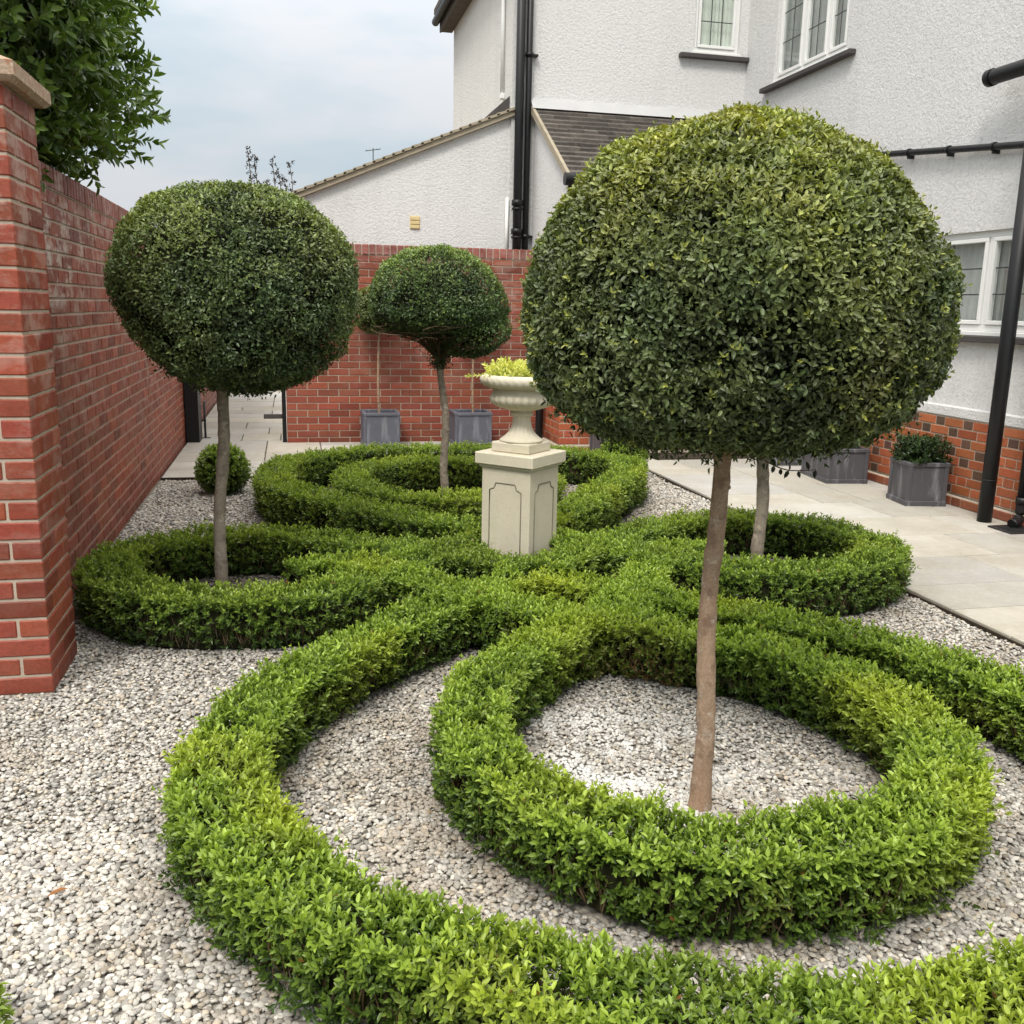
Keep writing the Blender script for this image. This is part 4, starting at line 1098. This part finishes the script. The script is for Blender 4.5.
mb = MB(); mb.tube([(QX - .09, y0 - .05, rz_(y0) - .03), (WX, y0 - .05, rz_(y0) - .03)], .06, 14); mb.box((QX - .03, y0 + .02, rz_(y0) - .16), (WX, y0 + .045, rz_(y0) - .0), .003)
mb.box((QX + .02, QY - .006, 2.60), (WX, QY - .001, 2.84), .002)
mb.build('gutter', MT['black'], HS)
# garden door in the projection
mb = MB()
mb.box((dr[0], QY + .02, dr[3] - .07), (dr[1], QY + .08, dr[3]), .004); mb.box((dr[0], QY + .02, dr[2]), (dr[0] + .07, QY + .08, dr[3] - .07), .004); mb.box((dr[1] - .07, QY + .02, dr[2]), (dr[1], QY + .08, dr[3] - .07), .004)
mb.box((dr[0] + .07, QY + .02, dr[2]), (dr[1] - .07, QY + .08, dr[2] + .16), .004); mb.box((4.10, QY + .02, dr[2] + .16), (4.20, QY + .08, dr[3] - .07), .004)
mb.box((dr[0] - .03, QY - .05, .125), (dr[1] + .05, QY - .001, .188), .005)
DO = mb.build('door', MT['white_upvc'], HS)
mb = MB(); mb.box((dr[0] + .07, QY + .045, dr[2] + .16), (dr[1] - .07, QY + .05, dr[3] - .07), .001); mb.build('pane', MT['glass'], DO)
mb = MB(); mb.box((dr[0] - .1, QY + .5, .1), (dr[1] + .1, QY + .52, 2.4), .001); mb.build('room_back', MT['room'], DO)
# brick plinths
def pl_cols(n, hd):
    c = brick_cols(n, (.40, .115, .048), .16, .06); dk = brick_cols(n, (.115, .062, .042), .25, .0)
    return np.where((hd[:, None] == 1) & (rng.random((n, 1)) < .65), dk, c)
mb = MB()
mb.box((WX - .035, 1.5, .098), (WX + .1, RY, .7085), .001, 1)
lay(mb, 1, 1.5, 9.54, .105, 8, WX - .040, .1, -1, 'flemish', pl_cols, phase=1)
mb.box((WX - .065, 1.5, -.02), (WX + .09, 9.5, .092), .008, 1)
lay(mb, 1, 1.5, 9.5, .012, 1, WX - .072, .1, -1, 'flemish', lambda n, hd: brick_cols(n, (.34, .11, .06), .2))
mb.build('wing_plinth', [MT['brick_orange'], MT['mortar']], HS)
mb = MB()
mb.box((QX - .003, QY - .003, -.02), (QX + .1, 10.54, .76), .001, 1)
mb.box((QX + .1, QY - .003, -.02), (dr[0] - .06, QY + .05, .76), .001, 1)
or_ = lambda n, hd: brick_cols(n, (.37, .10, .045), .18, .1)
lay(mb, 1, QY, 10.53, .105, 9, QX - .008, .09, -1, 'flemish', or_); lay(mb, 0, QX - .008, dr[0] - .07, .105, 9, QY - .008, .09, -1, 'flemish', or_)
lay(mb, 1, QY - .03, 10.53, .012, 1, QX - .045, .1, -1, 'stretcher', lambda n, hd: brick_cols(n, (.34, .11, .06), .2)); lay(mb, 0, QX - .045, dr[0] - .07, .012, 1, QY - .045, .1, -1, 'stretcher', lambda n, hd: brick_cols(n, (.34, .11, .06), .2))
mb.box((QX - .048, QY - .048, .078), (dr[0] - .07, QY - .0085, .104), .006, 1); mb.box((QX - .0475, QY - .0084, .078), (QX - .0085, 10.53, .1035), .006, 1)
lay(mb, 0, dr[0] - .06, WX - .08, .04, 1, QY - .03, .1, -1, 'stretcher', or_); mb.box((dr[0] - .06, QY - .02, -.02), (WX - .075, QY + .05, .12), .001, 1)
mb.build('projection_plinth', [MT['brick_orange'], MT['mortar']], HS)
# pipes
mb = MB()
mb.tube([(2.53, RY - .075, .0), (2.53, RY - .075, 7)], .048, 16)
for z in (2.35, 2.66): mb.tube([(2.53, RY - .075, z - .03), (2.53, RY - .075, z + .03)], .066, 16); mb.tube([(2.53, RY - .075, z - .075), (2.53, RY - .075, z - .055)], .064, 16)
mb.build('soil_pipe', MT['black'], HS)
mb = MB(); mb.tube([(2.635, RY - .06, .0), (2.635, RY - .06, 7)], .034, 14)
for z in (2.3, 4.22): mb.tube([(2.635, RY - .06, z - .02), (2.635, RY - .06, z + .02)], .047, 14); mb.box((2.64, RY - .07, z - .012), (2.735, RY - .01, z + .012), .002)
mb.build('downpipe', MT['black'], HS)
mb = MB(); mb.tube([(2.432, 11.4, 3.90), (2.432, 11.4, 5.47)], .022, 10); mb.box((2.41, 11.36, 3.84), (2.459, 11.44, 3.90), .005); mb.build('white_conduit', MT['white_upvc'], HS)
mb = MB(); mb.tube([(2.43, RY + .0, 2.0), (2.43, RY + .0, 2.72)], .020, 10); mb.build('overflow_pipe', MT['white_upvc'], HS)
mb = MB(); mb.tube([(QX - .075, 10.12, .0), (QX - .075, 10.12, 1.2)], .042, 14); mb.build('corner_pipe', MT['black'], HS)
mb = MB(); P0, P1 = np.array([WX - .05, 8.4, 2.95]), np.array([WX - .05, 4.2, 2.52]); mb.tube([P0 + (P1 - P0) * k for k in np.linspace(0, 1, 9)], .026, 12)
for k in np.arange(.06, 1, .125): c = P0 + (P1 - P0) * k; mb.tube([c - (P1 - P0) * .003, c + (P1 - P0) * .003], .034, 12); mb.box(c + np.array([-.01, -.012, -.05]), c + np.array([.048, .012, -.02]), .002)
mb.build('waste_pipe', MT['black'], HS)
mb = MB(); gx = WX - .16; mb.tube([(gx, 6.56, 3.235), (gx, 6.50, 3.235), (gx, 4.0, 3.235)], .056, 18); mb.tube([(gx, 6.58, 3.235), (gx, 6.53, 3.235)], .062, 18)
mb.build('canopy_gutter', MT['black'], HS)
mb = MB(); mb.tube([(WX - .12, 5.74, .17), (WX - .12, 5.74, 3.2)], .036, 14)
L = catmull([(WX - .12, 5.74, .2), (WX - .12, 5.74, .12), (WX - .15, 5.72, .075), (WX - .215, 5.70, .05)], .02); mb.tube(L, .038, 14); mb.tube([(WX - .12, 5.74, .24), (WX - .12, 5.74, .19)], .043, 14)
mb.build('rain_pipe', MT['black'], HS)
# pole
PO = empty('steel_post', (5.02, 5.97, 0), 'thick black pole standing on the paving in front of the brick plinth at right', 'post')
mb = MB(); mb.tube([(5.02, 5.97, .012), (5.02, 5.97, 1.2), (5.02, 5.97, 3.2)], .052, 28); mb.build('shaft', MT['black'], PO)
mb = MB(); mb.tube([(5.02, 5.97, .33), (5.02, 5.97, .335)], .0532, 28); mb.build('joint_ring', MT['black_iron'], PO)
mb = MB(); mb.boxes([(5.04, 5.68, .020)], [(.13, .12, .006)], .003)
for i in range(5): mb.boxes([(5.04, 5.59 + i * .045, .028)], [(.10, .008, .002)], .001)
tag(mb.build('drain_cover', MT['black_iron'], base=(5.04, 5.68, .014)), 'flat black drain cover under the short rain pipe', 'drain cover')
mb = MB(); mb.boxes([(4.15, 9.22, .021)], [(.55, .20, .007)], .004); tag(mb.build('doormat', MT['soil'], base=(4.15, 9.22, .014)), 'dark doormat on the paving by the white garden door', 'doormat')

# ------------------------------------------------------------------ trees beyond the wall
LT = empty('laurel_tree', (-2.05, 5.6, 0), 'large glossy-leaved laurel overhanging the left brick wall and pier', 'tree')
mb = MB(); mb.tube(catmull([(-2.05, 5.6, -.02), (-2.0, 5.55, 1.2), (-2.1, 5.6, 2.4), (-2.0, 5.6, 3.4)], .1), np.linspace(.09, .04, len(catmull([(-2.05, 5.6, -.02), (-2.0, 5.55, 1.2), (-2.1, 5.6, 2.4), (-2.0, 5.6, 3.4)], .1))), 12, wob=.15)
lc = np.array([-1.78, 5.5, 2.82])
for i in range(40):
    d = rdir(1)[0]; e = lc + d * np.array([1.0, 1.3, .95]) * random.uniform(.5, .9); s_ = np.array([-2.0, 5.58, random.uniform(1.9, 3.2)])
    L = catmull([s_, (s_ + e) / 2 + [0, 0, .1], e], .08); mb.tube(L, np.linspace(.02, .006, len(L)), 6, cap=False)
mb.build('trunk', MT['bark_grey'], LT)
mb = MB(); n = 4300
d = rdir(n); f = rng.uniform(.55, 1.0, n)
P = lc + d * np.array([1.02, 1.4, 1.0]) * f[:, None] * (.80 + .42 * vnoise(d, 2.6, 8))[:, None]
ok = (P[:, 2] > 2.06) & (vnoise(P, 3.4, 17) > .16)
P, d = P[ok], d[ok]; n = len(P)
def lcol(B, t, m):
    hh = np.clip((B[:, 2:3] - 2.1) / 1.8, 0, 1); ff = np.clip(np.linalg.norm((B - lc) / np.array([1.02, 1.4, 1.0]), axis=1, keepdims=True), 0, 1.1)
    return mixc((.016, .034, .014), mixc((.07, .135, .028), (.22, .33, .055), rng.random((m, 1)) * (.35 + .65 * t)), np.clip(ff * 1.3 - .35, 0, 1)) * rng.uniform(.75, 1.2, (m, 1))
sprigs(mb, P, d + np.array([0, 0, .45]) + rng.normal(0, .35, (n, 3)), rng.uniform(.10, .17, n), 6, .064, .031, lcol, 62, 34)
core_blob(mb, lc + np.array([-.1, 0, .05]), .74, .74, .70, 2, 2, 1.0)
mb.build('crown', [MT['leaf_laurel'], MT['core']], LT)

ST = empty('garden_tree', (-.75, 24, 0), 'far tree with dark upright sprigs rising beside the white extension roof', 'tree')
mb = MB(); mb.tube([(-.75, 24, -.02), (-.75, 24, 2), (-.8, 24, 3.6)], [.1, .07, .04], 10)
tips = []
for i in range(8):
    x = -.38 + (i - 3.5) * .13; z = random.uniform(4.05, 4.85); L = catmull([(-.78, 24, random.uniform(2.4, 3.4)), (x * .95, 24 + random.uniform(-.5, .5), 3.9), (x, 24 + random.uniform(-.6, .6), z)], .15)
    mb.tube(L, np.linspace(.022, .006, len(L)), 5, cap=False); tips.append(L[int(len(L) * .35):])
mb.build('trunk', MT['twig'], ST)
tp = np.concatenate(tips); tp = np.repeat(tp, 4, 0) + rng.normal(0, .03, (len(tp) * 4, 3))
mb = MB(); sprigs(mb, tp, np.tile([[0, 0, 1.]], (len(tp), 1)) + rng.normal(0, .5, (len(tp), 3)), rng.uniform(.03, .08, len(tp)), 2, .07, .036, lambda B, t, m: mixc((.02, .02, .02), (.055, .045, .045), rng.random((m, 1))), simple=True)
mb.build('crown', MT['leaf_gloss'], ST)

# ------------------------------------------------------------------ small things on the gravel
mb = MB(); n = 260
k_ = rng.integers(0, len(PATHS['front_ring']), n); q_ = PATHS['front_ring'][k_] + rng.normal(0, 1, (n, 2)) * .02
dv = nrm(rng.normal(0, 1, (n, 2))); q_ = q_ + dv * rng.uniform(.13, .30, (n, 1))
q_[:60] = np.array([1.28, 2.52]) + rng.normal(0, .13, (60, 2))
hd_ = hedge_dist(np.concatenate([q_, np.zeros((n, 1))], 1)); q_ = q_[(hd_ > .12) & (q_[:, 1] < 3.6)]; n = len(q_)
mb.leaves(np.concatenate([q_, rng.uniform(.010, .018, (n, 1))], 1), rdir(n) * np.array([1, 1, .25]), np.array([0, 0, 1.]) + rng.normal(0, .3, (n, 3)), rng.uniform(.008, .018, n), rng.uniform(.004, .009, n), mixc((.10, .06, .03), (.28, .19, .08), rng.random((n, 1))), simple=True)
tag(mb.build('leaf_litter', MT['leaf_box'], base=(1.25, 2.7, 0)), 'scattered brown clippings and dead leaves on the gravel around the front ring', 'leaf litter', kind='stuff')
mb = MB(); mb.leaves(np.array([[-.64, 2.34, .022]]), np.array([[1., .25, .1]]), np.array([[0, .2, 1.]]), [.055], [.024], np.array([[.30, .13, .05]]), fold=.3, droop=-.1)
tag(mb.build('dry_leaf', MT['leaf_box'], base=(-.64, 2.34, .01)), 'single curled brown leaf lying on the gravel at left', 'leaf')
mb = MB(); n = 7; a = np.linspace(0, 2 * math.pi, n, endpoint=False)
mb.leaves(np.tile([[-.19, 4.72, .05]], (n, 1)) + rng.normal(0, .008, (n, 3)), np.stack([np.cos(a), np.sin(a), np.full(n, .7)], 1), np.tile([[0, 0, 1.]], (n, 1)), np.full(n, .07), np.full(n, .03), np.broadcast_to([.12, .16, .10], (n, 3)))
mb.tube([(-.19, 4.72, -.01), (-.19, 4.72, .06)], .004, 6, 1)
tag(mb.build('seedling', [MT['leaf_gloss'], MT['twig']], base=(-.19, 4.72, 0)), 'small grey-green seedling inside the left hedge loop', 'plant')
